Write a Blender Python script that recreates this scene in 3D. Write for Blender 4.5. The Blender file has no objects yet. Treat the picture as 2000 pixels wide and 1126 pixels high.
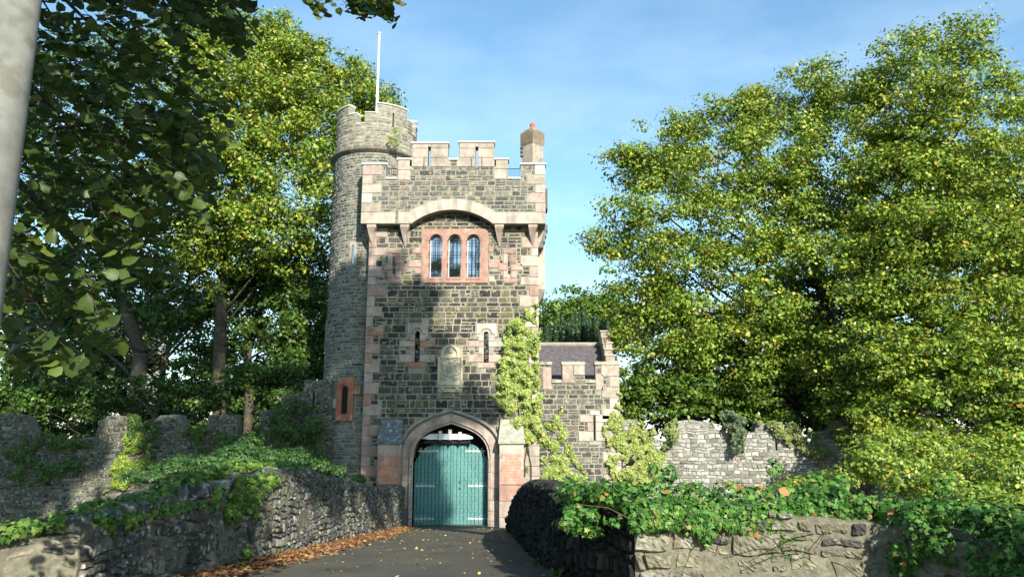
import bpy, math, random
import numpy as np
from mathutils import Vector, Matrix, noise
from mathutils.geometry import delaunay_2d_cdt
R = math.radians
random.seed(7); RNG = np.random.default_rng(7)
sc = bpy.context.scene
# ------------------------------------------------------------------ camera
F, CX, CY, PITCH = 1500.0, 1000.0, 563.0, R(11.15)
CAM = Vector((0.0, -31.5, 3.35))
cd = bpy.data.cameras.new('camera'); cam = bpy.data.objects.new('camera', cd)
sc.collection.objects.link(cam); sc.camera = cam
cam.location = CAM; cam.rotation_euler = (R(90) + PITCH, 0, 0)
cd.sensor_width = 36; cd.lens = 36 * F / 2000; cd.clip_end = 5000; cd.clip_start = .05
# ------------------------------------------------------------------ sky + sun
SUN_EL, SUN_AZ = R(28), R(21)                       # azimuth: to the right of straight behind the camera
S = Vector((math.sin(SUN_AZ) * math.cos(SUN_EL), -math.cos(SUN_AZ) * math.cos(SUN_EL), math.sin(SUN_EL)))
w = bpy.data.worlds.new('World'); sc.world = w; w.use_nodes = True
nt = w.node_tree; nt.nodes.clear(); N = nt.nodes.new; L = nt.links.new
out = N('ShaderNodeOutputWorld'); bg = N('ShaderNodeBackground'); sky = N('ShaderNodeTexSky')
sky.sky_type = 'NISHITA'; sky.sun_disc = False; sky.sun_elevation = SUN_EL
sky.sun_rotation = math.atan2(S.x, S.y); sky.air_density = 1.25; sky.dust_density = .5; sky.ozone_density = 2.0
bg.inputs[1].default_value = 0.10
tc = N('ShaderNodeTexCoord'); mp = N('ShaderNodeMapping'); mp.inputs['Scale'].default_value = (1.6, 1.6, 4.5)
mp.inputs['Location'].default_value = (.35, 0, .2)
nz = N('ShaderNodeTexNoise'); nz.inputs['Scale'].default_value = 2.2; nz.inputs['Detail'].default_value = 7; nz.inputs['Roughness'].default_value = .55
rp = N('ShaderNodeValToRGB'); rp.color_ramp.elements[0].position = .43; rp.color_ramp.elements[1].position = .78
sx = N('ShaderNodeSeparateXYZ'); mr = N('ShaderNodeMapRange'); mr.inputs[1].default_value = .62; mr.inputs[2].default_value = .10
mr.inputs[3].default_value = 0.0; mr.inputs[4].default_value = 1.0
mu = N('ShaderNodeMath'); mu.operation = 'MULTIPLY'; mu2 = N('ShaderNodeMath'); mu2.operation = 'MULTIPLY'; mu2.inputs[1].default_value = .9
mx = N('ShaderNodeMix'); mx.data_type = 'RGBA'; mx.inputs[7].default_value = (5.6, 5.6, 6.0, 1)
L(tc.outputs['Generated'], mp.inputs[0]); L(mp.outputs[0], nz.inputs[0]); L(nz.outputs[0], rp.inputs[0])
L(tc.outputs['Generated'], sx.inputs[0]); L(sx.outputs[2], mr.inputs[0]); L(mr.outputs[0], mu.inputs[0]); L(rp.outputs[0], mu.inputs[1])
L(mu.outputs[0], mu2.inputs[0]); L(mu2.outputs[0], mx.inputs[0]); L(sky.outputs[0], mx.inputs[6]); tn = N('ShaderNodeVectorMath'); tn.operation = 'MULTIPLY'; tn.inputs[1].default_value = (1.06, 1.30, 1.34); L(mx.outputs[2], tn.inputs[0]); L(tn.outputs[0], bg.inputs[0]); L(bg.outputs[0], out.inputs[0])
sl = bpy.data.lights.new('sun', 'SUN'); sl.energy = 5.0; sl.angle = R(.5); sl.color = (1.0, .95, .84)
so = bpy.data.objects.new('sun', sl); sc.collection.objects.link(so); so.rotation_euler = S.to_track_quat('Z', 'Y').to_euler()
so.location = (0, -60, 60)
sc.view_settings.view_transform = 'Standard'; sc.view_settings.look = 'None'
sc.view_settings.exposure = 0.88; sc.view_settings.gamma = 1

# ------------------------------------------------------------------ helpers
cp, sp_ = math.cos(PITCH), math.sin(PITCH)
def P(u, v, Y):
    up = (CY - v) / F; rx = (u - CX) / F
    d = Vector((rx, cp - up * sp_, sp_ + up * cp)); t = (Y - CAM.y) / d.y
    return CAM + d * t
def ZX(u, v, Y): p = P(u, v, Y); return (p.x, p.z)
def Zv(v, Y): return P(1000, v, Y).z
def px_m(v, Y):
    up = (CY - v) / F; return F * (cp - up * sp_) / (Y - CAM.y)
def tag(o, label=None, cat=None, group=None, kind=None):
    if label: o['label'] = label
    if cat: o['category'] = cat
    if group: o['group'] = group
    if kind: o['kind'] = kind
    return o
def empty(name, loc, label, cat, group=None):
    o = bpy.data.objects.new(name, None); sc.collection.objects.link(o); o.location = loc; o.empty_display_size = .2
    return tag(o, label, cat, group)
def wloc(o):
    v = Vector((0, 0, 0))
    while o is not None: v += Vector(o.location); o = o.parent
    return v
class MB:
    def __init__(s): s.v = []; s.f = []; s.m = []; s.c = []
    def add(s, vs, fs, mat=0, col=(1, 1, 1)):
        b = len(s.v); s.v.extend([tuple(v) for v in vs]); s.c.extend([tuple(col)] * len(vs))
        s.f.extend([tuple(i + b for i in f) for f in fs]); s.m.extend([mat] * len(fs))
    def box(s, x0, x1, y0, y1, z0, z1, mat=0, col=(1, 1, 1), bev=0):
        if bev <= 0:
            vs = [(x, y, z) for z in (z0, z1) for y in (y0, y1) for x in (x0, x1)]
            s.add(vs, [(0, 2, 3, 1), (4, 5, 7, 6), (0, 1, 5, 4), (2, 6, 7, 3), (0, 4, 6, 2), (1, 3, 7, 5)], mat, col); return
        b = min(bev, (x1 - x0) * .3, (z1 - z0) * .3, (y1 - y0) * .4)
        vs = []
        for y, i in ((y1, 0), (y0 + b, 0), (y0, b)):
            vs += [(x0 + i, y, z0 + i), (x1 - i, y, z0 + i), (x1 - i, y, z1 - i), (x0 + i, y, z1 - i)]
        fs = [(0, 3, 2, 1), (8, 9, 10, 11)]
        for k in (0, 4):
            for i in range(4): j = (i + 1) % 4; fs.append((k + i, k + j, k + 4 + j, k + 4 + i))
        s.add(vs, fs, mat, col)
    def tube(s, pts, rad, n=8, mat=0, col=(1, 1, 1), cap=True):
        pts = [Vector(p) for p in pts]; k = len(pts)
        if not hasattr(rad, '__len__'): rad = [rad] * k
        vs = []; u = None
        for i, p in enumerate(pts):
            t = (pts[min(i + 1, k - 1)] - pts[max(i - 1, 0)])
            if t.length < 1e-6: t = Vector((0, 0, 1))
            t.normalize()
            if u is None: u = t.orthogonal().normalized()
            u = (u - t * u.dot(t)); u = u.normalized() if u.length > 1e-4 else t.orthogonal().normalized()
            wv = t.cross(u)
            for j in range(n):
                a = 2 * math.pi * j / n; vs.append(p + (u * math.cos(a) + wv * math.sin(a)) * rad[i])
        fs = [(i * n + j, i * n + (j + 1) % n, (i + 1) * n + (j + 1) % n, (i + 1) * n + j) for i in range(k - 1) for j in range(n)]
        if cap: fs += [tuple(range(n - 1, -1, -1)), tuple((k - 1) * n + j for j in range(n))]
        s.add(vs, fs, mat, col)
    def bar(s, a, b, r, n=6, mat=0, col=(1, 1, 1)): s.tube([a, b], r, n, mat, col)
    def build(s, name, mats, parent=None, smooth=False):
        if not isinstance(mats, (list, tuple)): mats = [mats]
        off = wloc(parent) if parent is not None else Vector((0, 0, 0))
        me = bpy.data.meshes.new(name)
        va = np.array(s.v, dtype=np.float64).reshape(-1, 3) - np.array(off)
        me.from_pydata(va.tolist(), [], s.f); 
        for m in mats: me.materials.append(m)
        me.polygons.foreach_set('material_index', np.array(s.m, dtype=np.int32))
        if smooth: me.polygons.foreach_set('use_smooth', np.ones(len(s.f), dtype=bool))
        at = me.color_attributes.new('Col', 'FLOAT_COLOR', 'POINT')
        ca = np.ones((len(s.v), 4), dtype=np.float32); ca[:, :3] = np.array(s.c, dtype=np.float32).reshape(-1, 3)
        at.data.foreach_set('color', ca.ravel()); me.update()
        o = bpy.data.objects.new(name, me); sc.collection.objects.link(o)
        if parent is not None: o.parent = parent
        return o
def inpoly(x, z, poly):
    c = False; n = len(poly); j = n - 1
    for i in range(n):
        xi, zi = poly[i]; xj, zj = poly[j]
        if (zi > z) != (zj > z) and x < (xj - xi) * (z - zi) / (zj - zi) + xi: c = not c
        j = i
    return c
def plate(mb, outer, holes, y0, y1, mat=0, col=(1, 1, 1), mapf=None):
    """a slab in the x-z plane from y0 (front) to y1, with holes"""
    mapf = mapf or (lambda x, y, z: (x, y, z))
    pts = []; edges = []
    for lp in [outer] + list(holes):
        b = len(pts); pts += [Vector(p) for p in lp]; n = len(lp)
        edges += [(b + i, b + (i + 1) % n) for i in range(n)]
    vs, es, fs, *_ = delaunay_2d_cdt(pts, edges, [], 1 if False else 0, 1e-5)
    keep = []
    for f in fs:
        cx = sum(vs[i].x for i in f) / len(f); cz = sum(vs[i].y for i in f) / len(f)
        if inpoly(cx, cz, outer) and not any(inpoly(cx, cz, h) for h in holes): keep.append(tuple(f))
    nv = len(vs)
    V = [mapf(v.x, y0, v.y) for v in vs] + [mapf(v.x, y1, v.y) for v in vs]
    Fs = [tuple(f) for f in keep] + [tuple(i + nv for i in reversed(f)) for f in keep]
    mb.add(V, Fs, mat, col)
    for lp in [outer] + list(holes):
        n = len(lp)
        V = [mapf(p[0], y0, p[1]) for p in lp] + [mapf(p[0], y1, p[1]) for p in lp]
        mb.add(V, [(i, (i + 1) % n, (i + 1) % n + n, i + n) for i in range(n)], mat, col)
def rectp(x0, x1, z0, z1): return [(x0, z0), (x1, z0), (x1, z1), (x0, z1)]
def roundtop(x0, x1, z0, z1, n=10):
    r = (x1 - x0) / 2; c = (x0 + x1) / 2; zs = z1 - r
    return [(x0, z0), (x1, z0)] + [(c + r * math.cos(math.pi * i / n), zs + r * math.sin(math.pi * i / n)) for i in range(n + 1)]
def stones(mb, s0, s1, t0, t1, mapf, solid, pal, hs=(.15, .3), ws=(.22, .58), joint=.04, H=.028, cell=.13, split=.3, rough=.008, mat=0, seed=1, minw=.1):
    rd = random.Random(seed)
    def emit(a, b, c, d, depth=0):
        g = joint / 2; x0, x1, z0, z1 = a + g, b - g, c + g, d - g
        if x1 - x0 < .035 or z1 - z0 < .03: return
        pts = [(x0 + (x1 - x0) * i / 3, z0 + (z1 - z0) * k / 2) for i in range(4) for k in range(3)]
        ok = [solid(*p) for p in pts]
        if not all(ok):
            if not any(ok): return
            if depth > 4: return
            if depth < 3:
                def run(fl):
                    best = (0, 0); st = None
                    for i_, f_ in enumerate(fl + [False]):
                        if f_ and st is None: st = i_
                        if not f_ and st is not None:
                            if i_ - st > best[1] - best[0]: best = (st, i_)
                            st = None
                    return best
                fx = [all(solid(x0 + (x1 - x0) * (i_ + k_) / 12, z0 + (z1 - z0) * q_ / 3) for k_ in (0, 1) for q_ in range(4)) for i_ in range(12)]
                r_ = run(fx)
                if (r_[1] - r_[0]) * (x1 - x0) / 12 > .07 and r_[1] - r_[0] > 2: return emit(x0 + (x1 - x0) * r_[0] / 12 - g, x0 + (x1 - x0) * r_[1] / 12 + g, c, d, 3)
                fz = [all(solid(x0 + (x1 - x0) * q_ / 6, z0 + (z1 - z0) * (i_ + k_) / 8) for k_ in (0, 1) for q_ in range(7)) for i_ in range(8)]
                r_ = run(fz)
                if (r_[1] - r_[0]) * (z1 - z0) / 8 > .05 and r_[1] - r_[0] > 1: return emit(a, b, z0 + (z1 - z0) * r_[0] / 8 - g, z0 + (z1 - z0) * r_[1] / 8 + g, 3)
            if b - a > d - c:
                if b - a > minw: m = (a + b) / 2; emit(a, m, c, d, depth + 1); emit(m, b, c, d, depth + 1)
            elif d - c > minw: m = (c + d) / 2; emit(a, b, c, m, depth + 1); emit(a, b, m, d, depth + 1)
            return
        nx = max(1, int(round((x1 - x0) / cell))); nz = max(1, int(round((z1 - z0) / cell)))
        e = min(.022, (x1 - x0) * .2, (z1 - z0) * .2)
        us = [x0] + [x0 + e + (x1 - x0 - 2 * e) * i / nx for i in range(nx + 1)] + [x1]
        vs_ = [z0] + [z0 + e + (z1 - z0 - 2 * e) * i / nz for i in range(nz + 1)] + [z1]
        h = H * rd.uniform(.35, 1.15); tx, tz = rd.uniform(-.3, .3) * H / (x1 - x0), rd.uniform(-.3, .3) * H / (z1 - z0)
        V = []; A, B = len(us), len(vs_); j = joint * .28
        for q, z in enumerate(vs_):
            for p, x in enumerate(us):
                ed = p in (0, A - 1) or q in (0, B - 1)
                if ed:
                    cx = e * .5 if p == 0 else (-e * .5 if p == A - 1 else 0); cz = e * .5 if q == 0 else (-e * .5 if q == B - 1 else 0)
                    if not (p in (0, A - 1) and q in (0, B - 1)): cx = cz = 0
                    V.append(mapf(x + cx + rd.uniform(-j, j), z + cz + rd.uniform(-j, j), -.02))
                else:
                    cor = (p in (1, A - 2)) and (q in (1, B - 2))
                    V.append(mapf(x, z, h * (.75 if cor else 1) + (x - (x0 + x1) / 2) * tx + (z - (z0 + z1) / 2) * tz + rd.uniform(-rough, rough)))
        Fs = [(q * A + p, q * A + p + 1, (q + 1) * A + p + 1, (q + 1) * A + p) for q in range(B - 1) for p in range(A - 1)]
        col = pal(rd, (x0 + x1) / 2, (z0 + z1) / 2)
        mb.add(V, Fs, mat, col)
    t = t0
    while t < t1 - .05:
        h = rd.uniform(*hs); h = min(h, t1 - t)
        s = s0 - rd.uniform(0, ws[0])
        while s < s1:
            wd = rd.uniform(*ws) * (1.15 if rd.random() < .15 else 1); a, b = max(s, s0), min(s + wd, s1)
            if s1 - b < ws[0] * .5: b = s1
            if h > .2 and rd.random() < split:
                m = t + h * rd.uniform(.4, .6)
                emit(a, b, t, m); emit(a, b, m, t + h)
            elif rd.random() < .12 and b - a < .35 and h > .15:
                k = rd.choice((2, 3))
                for i in range(k): emit(a, b, t + h * i / k, t + h * (i + 1) / k)
            else: emit(a, b, t, t + h)
            s = b if b > s else s1
            if b >= s1: break
        t += h
def mixpal(cols, wts, var=.22):
    tot = sum(wts)
    def f(rd, x, z):
        r = rd.random() * tot
        for c, w_ in zip(cols, wts):
            r -= w_
            if r <= 0: break
        k = 1 + rd.uniform(-var, var); return tuple(max(0, q * k * (1 + rd.uniform(-.05, .05))) for q in c)
    return f
# ------------------------------------------------------------------ materials
def newmat(name):
    m = bpy.data.materials.new(name); m.use_nodes = True; n = m.node_tree; n.nodes.clear(); return m, n
def stonemat(name, base=None, nscale=9, spot=(.5, .5, .42), spot_amt=.35, spot_scale=14, bump=.35, bscale=30, rough=.9, dark=.45, stain=None, stain_pos=(.52, .68), stain_scale=1.1, streak=1.0):
    m, n = newmat(name); N = n.nodes.new; L = n.links.new
    o = N('ShaderNodeOutputMaterial'); b = N('ShaderNodeBsdfPrincipled'); b.inputs['Roughness'].default_value = rough
    b.inputs['Specular IOR Level'].default_value = .25
    tc = N('ShaderNodeTexCoord')
    if base is None: a = N('ShaderNodeAttribute'); a.attribute_name = 'Col'; cs = a.outputs['Color']
    else: a = N('ShaderNodeRGB'); a.outputs[0].default_value = (*base, 1); cs = a.outputs[0]
    n1 = N('ShaderNodeTexNoise'); n1.inputs['Scale'].default_value = nscale; n1.inputs['Detail'].default_value = 6; n1.inputs['Roughness'].default_value = .65
    L(tc.outputs['Object'], n1.inputs[0])
    r1 = N('ShaderNodeMapRange'); r1.inputs[1].default_value = .3; r1.inputs[2].default_value = .72; r1.inputs[3].default_value = 1 - dark; r1.inputs[4].default_value = 1 + dark * .75
    L(n1.outputs[0], r1.inputs[0])
    vm = N('ShaderNodeVectorMath'); vm.operation = 'SCALE'; L(cs, vm.inputs[0]); L(r1.outputs[0], vm.inputs['Scale']); cur = vm.outputs[0]
    if spot_amt > 0:
        n2 = N('ShaderNodeTexNoise'); n2.inputs['Scale'].default_value = spot_scale; n2.inputs['Detail'].default_value = 4
        mpp = N('ShaderNodeMapping'); mpp.inputs['Location'].default_value = (7, 3, 5); L(tc.outputs['Object'], mpp.inputs[0]); L(mpp.outputs[0], n2.inputs[0])
        r2 = N('ShaderNodeMapRange'); r2.inputs[1].default_value = .56; r2.inputs[2].default_value = .66; r2.inputs[4].default_value = spot_amt
        L(n2.outputs[0], r2.inputs[0]); mxx = N('ShaderNodeMix'); mxx.data_type = 'RGBA'; L(r2.outputs[0], mxx.inputs[0]); L(cur, mxx.inputs[6])
        mxx.inputs[7].default_value = (*spot, 1); cur = mxx.outputs[2]
    if stain:
        n3 = N('ShaderNodeTexNoise'); n3.inputs['Scale'].default_value = stain_scale; n3.inputs['Detail'].default_value = 5
        ms = N('ShaderNodeMapping'); ms.inputs['Scale'].default_value = (1, 1, streak); L(tc.outputs['Object'], ms.inputs[0]); L(ms.outputs[0], n3.inputs[0]); r3 = N('ShaderNodeMapRange'); r3.inputs[1].default_value, r3.inputs[2].default_value = stain_pos
        r3.inputs[4].default_value = .7; L(n3.outputs[0], r3.inputs[0]); mx3 = N('ShaderNodeMix'); mx3.data_type = 'RGBA'; L(r3.outputs[0], mx3.inputs[0]); L(cur, mx3.inputs[6])
        mx3.inputs[7].default_value = (*stain, 1); cur = mx3.outputs[2]
    L(cur, b.inputs['Base Color'])
    nb = N('ShaderNodeTexNoise'); nb.inputs['Scale'].default_value = bscale; nb.inputs['Detail'].default_value = 8; nb.inputs['Roughness'].default_value = .7
    L(tc.outputs['Object'], nb.inputs[0]); bp = N('ShaderNodeBump'); bp.inputs['Strength'].default_value = bump; bp.inputs['Distance'].default_value = .03
    L(nb.outputs[0], bp.inputs['Height']); L(bp.outputs[0], b.inputs['Normal']); L(b.outputs[0], o.inputs[0])
    return m
def leafmat(name, gloss=.35, trans=.35, tint=(1.25, 1.25, .6), spec=.4):
    m, n = newmat(name); N = n.nodes.new; L = n.links.new
    o = N('ShaderNodeOutputMaterial'); a = N('ShaderNodeAttribute'); a.attribute_name = 'Col'
    d = N('ShaderNodeBsdfPrincipled'); d.inputs['Roughness'].default_value = gloss; d.inputs['Specular IOR Level'].default_value = spec
    L(a.outputs['Color'], d.inputs['Base Color'])
    t = N('ShaderNodeBsdfTranslucent'); vm = N('ShaderNodeVectorMath'); vm.operation = 'MULTIPLY'; vm.inputs[1].default_value = tint
    L(a.outputs['Color'], vm.inputs[0]); L(vm.outputs[0], t.inputs[0])
    mx = N('ShaderNodeMixShader'); mx.inputs[0].default_value = trans; L(d.outputs[0], mx.inputs[1]); L(t.outputs[0], mx.inputs[2]); L(mx.outputs[0], o.inputs[0])
    return m
def plain(name, col, rough=.6, metal=0, nscale=20, var=.25, bump=.1, spec=.5):
    m, n = newmat(name); N = n.nodes.new; L = n.links.new
    o = N('ShaderNodeOutputMaterial'); b = N('ShaderNodeBsdfPrincipled'); b.inputs['Roughness'].default_value = rough; b.inputs['Metallic'].default_value = metal
    b.inputs['Specular IOR Level'].default_value = spec
    tc = N('ShaderNodeTexCoord'); nz = N('ShaderNodeTexNoise'); nz.inputs['Scale'].default_value = nscale; nz.inputs['Detail'].default_value = 6
    L(tc.outputs['Object'], nz.inputs[0]); r = N('ShaderNodeMapRange'); r.inputs[1].default_value = .3; r.inputs[2].default_value = .7
    r.inputs[3].default_value = 1 - var; r.inputs[4].default_value = 1 + var; L(nz.outputs[0], r.inputs[0])
    vm = N('ShaderNodeVectorMath'); vm.operation = 'SCALE'; vm.inputs[0].default_value = col; L(r.outputs[0], vm.inputs['Scale']); L(vm.outputs[0], b.inputs['Base Color'])
    bp = N('ShaderNodeBump'); bp.inputs['Strength'].default_value = bump; bp.inputs['Distance'].default_value = .02; L(nz.outputs[0], bp.inputs['Height']); L(bp.outputs[0], b.inputs['Normal'])
    L(b.outputs[0], o.inputs[0]); return m
M_STONE = stonemat('basalt_rubble', spot=(.45, .42, .24), spot_amt=.5, spot_scale=5, bump=.5)
M_MORT = stonemat('lime_mortar', base=(.30, .272, .205), nscale=14, spot=(.15, .14, .11), spot_amt=.6, spot_scale=3, bump=.3, dark=.35, stain=(.09, .085, .075), stain_pos=(.5, .72), stain_scale=1.6, streak=.4)
M_MORTG = stonemat('grey_mortar', base=(.27, .26, .205), nscale=14, spot=(.16, .15, .13), spot_amt=.5, spot_scale=3, bump=.3, dark=.3)
M_SAND = stonemat('sandstone', nscale=4, spot=(.52, .49, .40), spot_amt=.3, spot_scale=3, bump=.3, bscale=22, dark=.28, stain=(.13, .12, .10), stain_pos=(.5, .78), stain_scale=2.2, streak=.35)
M_COPE = stonemat('bleached_coping', base=(.62, .60, .54), nscale=10, spot=(.3, .28, .22), spot_amt=.3, spot_scale=6, dark=.2)
M_WEATH = stonemat('weathered_rubble', spot=(.5, .5, .42), spot_amt=.6, spot_scale=9, bump=.9, bscale=16, dark=.5, stain=(.12, .14, .05), stain_pos=(.55, .75), stain_scale=1.5)
M_WMORT = stonemat('old_mortar', base=(.16, .15, .11), nscale=10, spot=(.3, .29, .22), spot_amt=.5, spot_scale=9, bump=.8, bscale=18, dark=.5)
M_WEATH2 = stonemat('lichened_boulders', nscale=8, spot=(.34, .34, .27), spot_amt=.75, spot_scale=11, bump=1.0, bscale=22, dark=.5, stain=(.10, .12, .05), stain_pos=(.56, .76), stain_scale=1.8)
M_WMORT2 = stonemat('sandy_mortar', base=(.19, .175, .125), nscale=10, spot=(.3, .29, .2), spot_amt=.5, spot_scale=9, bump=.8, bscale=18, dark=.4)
M_LMORT = stonemat('pale_mortar', base=(.20, .19, .16), nscale=9, spot=(.34, .33, .29), spot_amt=.6, spot_scale=8, bump=.8, bscale=18, dark=.5)
M_LIME = stonemat('pale_limestone', spot=(.22, .21, .17), spot_amt=.6, spot_scale=5, bump=.9, bscale=16, dark=.4, stain=(.2, .19, .12), stain_pos=(.56, .76), stain_scale=.9)
M_SLATE = plain('roof_slate', (.09, .08, .085), .7, var=.35, nscale=6)
M_DARK = plain('dark_interior', (.012, .012, .012), .9)
M_IRON = plain('black_iron', (.02, .02, .022), .45, .6)
M_WHITE = plain('white_paint', (.75, .75, .73), .4, var=.05)
M_TEAL = stonemat('teal_paint', base=(.085, .215, .20), nscale=3.0, spot=(.12, .26, .235), spot_amt=.5, spot_scale=5, bump=.08, rough=.5, dark=.18)
M_STUD = plain('teal_paint_catchlight', (.19, .36, .34), .4, var=.2)  # teal lightened: the light the studs catch is put into their colour
M_SILVER = stonemat('peeling_silver_paint', base=(.60, .62, .62), nscale=30, spot=(.12, .14, .13), spot_amt=.8, spot_scale=22, bump=.3, rough=.5, dark=.3)
M_BARK = stonemat('bark', base=(.075, .062, .045), nscale=6, spot=(.12, .14, .06), spot_amt=.6, spot_scale=3, bump=1, bscale=9, dark=.5)
M_LEAF = leafmat('foliage', .45, .27)
M_IVY = leafmat('ivy_leaf', .5, .22, spec=.25)
M_NEAR = leafmat('near_leaf', .5, .3)
M_DRY = leafmat('dry_leaf', .7, .15, (1.2, 1, .7))
M_GLASS = plain('window_glass', (.42, .46, .50), .04, 1.0, nscale=3, var=.05, bump=.05)
M_POLE = stonemat('pole_concrete', base=(.20, .20, .18), nscale=5, spot=(.10, .10, .07), spot_amt=.5, spot_scale=9, bump=.12, bscale=40, dark=.3, stain=(.17, .19, .06), stain_pos=(.56, .75), stain_scale=1.4)
def roadmat():
    m, n = newmat('asphalt'); N = n.nodes.new; L = n.links.new
    o = N('ShaderNodeOutputMaterial'); b = N('ShaderNodeBsdfPrincipled'); b.inputs['Roughness'].default_value = .85
    tc = N('ShaderNodeTexCoord'); a = N('ShaderNodeTexNoise'); a.inputs['Scale'].default_value = 1.1; a.inputs['Detail'].default_value = 6
    v = N('ShaderNodeTexNoise'); v.inputs['Scale'].default_value = 60; v.inputs['Detail'].default_value = 3
    L(tc.outputs['Object'], a.inputs[0]); L(tc.outputs['Object'], v.inputs[0])
    r = N('ShaderNodeValToRGB'); r.color_ramp.elements[0].position = .3; r.color_ramp.elements[0].color = (.05, .047, .038, 1)
    r.color_ramp.elements[1].position = .75; r.color_ramp.elements[1].color = (.10, .088, .055, 1)
    L(a.outputs[0], r.inputs[0]); mr = N('ShaderNodeMapRange'); mr.inputs[1].default_value = .35; mr.inputs[2].default_value = .7; mr.inputs[3].default_value = .55; mr.inputs[4].default_value = 1.6
    L(v.outputs[0], mr.inputs[0]); vm = N('ShaderNodeVectorMath'); vm.operation = 'SCALE'; L(r.outputs[0], vm.inputs[0]); L(mr.outputs[0], vm.inputs['Scale'])
    L(vm.outputs[0], b.inputs['Base Color']); bp = N('ShaderNodeBump'); bp.inputs['Strength'].default_value = .5; bp.inputs['Distance'].default_value = .02
    L(v.outputs[0], bp.inputs['Height']); L(bp.outputs[0], b.inputs['Normal']); L(b.outputs[0], o.inputs[0]); return m
M_ROAD = roadmat()
M_GROUND = stonemat('leafy_soil', base=(.05, .055, .025), nscale=3, spot=(.06, .10, .02), spot_amt=.8, spot_scale=2, bump=1, bscale=12)
M_GRASSB = stonemat('distant_field', base=(.05, .09, .025), nscale=.2, spot_amt=0, bump=.2)

# palettes
DK = mixpal([(.052, .049, .046), (.078, .072, .06), (.12, .104, .065), (.13, .115, .065), (.036, .035, .037), (.10, .094, .082)], [4, 4, 3, 1.6, 3, 1.5])
UP = mixpal([(.12, .115, .10), (.155, .145, .12), (.085, .085, .08), (.19, .17, .135), (.17, .13, .105)], [4, 4, 3, 2, .6], .2)
TU = mixpal([(.17, .17, .155), (.12, .122, .115), (.22, .21, .17), (.085, .087, .085), (.19, .185, .15)], [4, 4, 3, 1.4, 2], .25)
AN = mixpal([(.11, .105, .095), (.08, .08, .076), (.15, .14, .11), (.055, .055, .055)], [4, 3, 2, 2], .2)
WE = mixpal([(.085, .085, .075), (.12, .115, .09), (.055, .055, .052), (.19, .185, .15), (.10, .085, .065)], [4, 4, 3, 2, 1], .3)
M_DMORT = stonemat('shade_dark_mortar', base=(.03, .03, .022), nscale=10, spot_amt=0, bump=.8, bscale=18, dark=.4)  # shade on the right parapet's road face is put into mortar and stone colours
M_DWEATH = stonemat('mossy_shade_dark_rubble', spot=(.10, .11, .06), spot_amt=.5, spot_scale=7, bump=.9, bscale=16, dark=.5)
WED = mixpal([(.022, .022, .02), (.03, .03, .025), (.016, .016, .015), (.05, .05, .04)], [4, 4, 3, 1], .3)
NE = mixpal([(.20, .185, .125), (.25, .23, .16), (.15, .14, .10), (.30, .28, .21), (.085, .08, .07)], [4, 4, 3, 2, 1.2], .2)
LI = mixpal([(.37, .36, .32), (.28, .27, .23), (.46, .44, .39), (.18, .17, .13)], [4, 3, 2, 1.6], .2)
PINK = [(.38, .25, .20), (.42, .31, .25), (.37, .215, .165), (.43, .34, .28), (.38, .30, .25)]
PALE = [(.42, .36, .29), (.38, .32, .26), (.46, .41, .34), (.40, .31, .26), (.34, .29, .235)]
REDS = [(.42, .17, .10), (.38, .20, .13), (.46, .22, .14)]
rnd = random.Random(3)
def jc(c, v=.08): k = 1 + rnd.uniform(-v, v); return tuple(q * k for q in c)

# ------------------------------------------------------------------ ground, road
def road_z(y):
    d = y - CAM.y
    if d >= 31.5: return 0.0
    if d > 7: return 1.4 * (31.5 - d) / 19.8 * (1 if d < 29 else (31.5 - d) / 2.5 * .5 + .5 if False else 1)
    return 1.73 + (7 - d) * .02
def interp(tab, x):
    if x <= tab[0][0]: return tab[0][1]
    for (a, b), (c, d) in zip(tab, tab[1:]):
        if x <= c: return b + (d - b) * (x - a) / (c - a)
    return tab[-1][1]
LEFT = [(-60, -6.5), (-24, -5.2), (-22.5, -4.84), (-19.8, -4.76), (-16, -4.62), (-10, -4.45), (-5, -4.3), (0, -4.26)]   # y -> x of the left parapet's road face
RIGHT = [(-60, 4.6), (-24, 2.2), (-22.5, 1.37), (-19.8, .74), (-15.5, .42), (-8, .10), (-4, -.1), (0, -.32)]
mb = MB(); ys = [-70 + i * 1.0 for i in range(40)] + [-30 + i * .5 for i in range(63)]
ys = [y for y in ys if y <= 1.0]; nx = 14
V = []; 
for y in ys:
    xl, xr = interp(LEFT, y) - .3, interp(RIGHT, y) + .3
    for i in range(nx + 1):
        t = i / nx; x = xl + (xr - xl) * t
        V.append((x, y, road_z(y) + .05 * (1 - (2 * t - 1) ** 2) - .02 + .008 * noise.noise((x * .8, y * .8, 0))))
Fs = [(r * (nx + 1) + i, r * (nx + 1) + i + 1, (r + 1) * (nx + 1) + i + 1, (r + 1) * (nx + 1) + i) for r in range(len(ys) - 1) for i in range(nx)]
mb.add(V, Fs); tag(mb.build('road', M_ROAD, smooth=True), kind='structure')
mb = MB(); V = []
xs = [-3000, -800, -200, -80] + [-50 + 2.0 * i for i in range(51)] + [80, 200, 800, 3000]
yy = [-3000, -800, -200] + [-80 + 2.0 * i for i in range(76)] + [100, 200, 800, 3000]
def ground_z(x, y):
    base = -.12
    if y < -20: base = road_z(y) - .35
    elif y < -14: base = -.12 + (road_z(-20) - .35 + .12) * (-14 - y) / 6
    if -20 <= y < 0: base = min(base, road_z(y) - .12)
    k = noise.noise((x * .09, y * .09, 1)) * .5
    if abs(x + 2) < 6 and y < 3: k = min(0, k) * .2
    return base + (k - .3 if abs(x) < 300 else -.3)
for y in yy:
    for x in xs: V.append((x, y, ground_z(x, y)))
n = len(xs); mb.add(V, [(r * n + i, r * n + i + 1, (r + 1) * n + i + 1, (r + 1) * n + i) for r in range(len(yy) - 1) for i in range(n - 1)])
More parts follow.
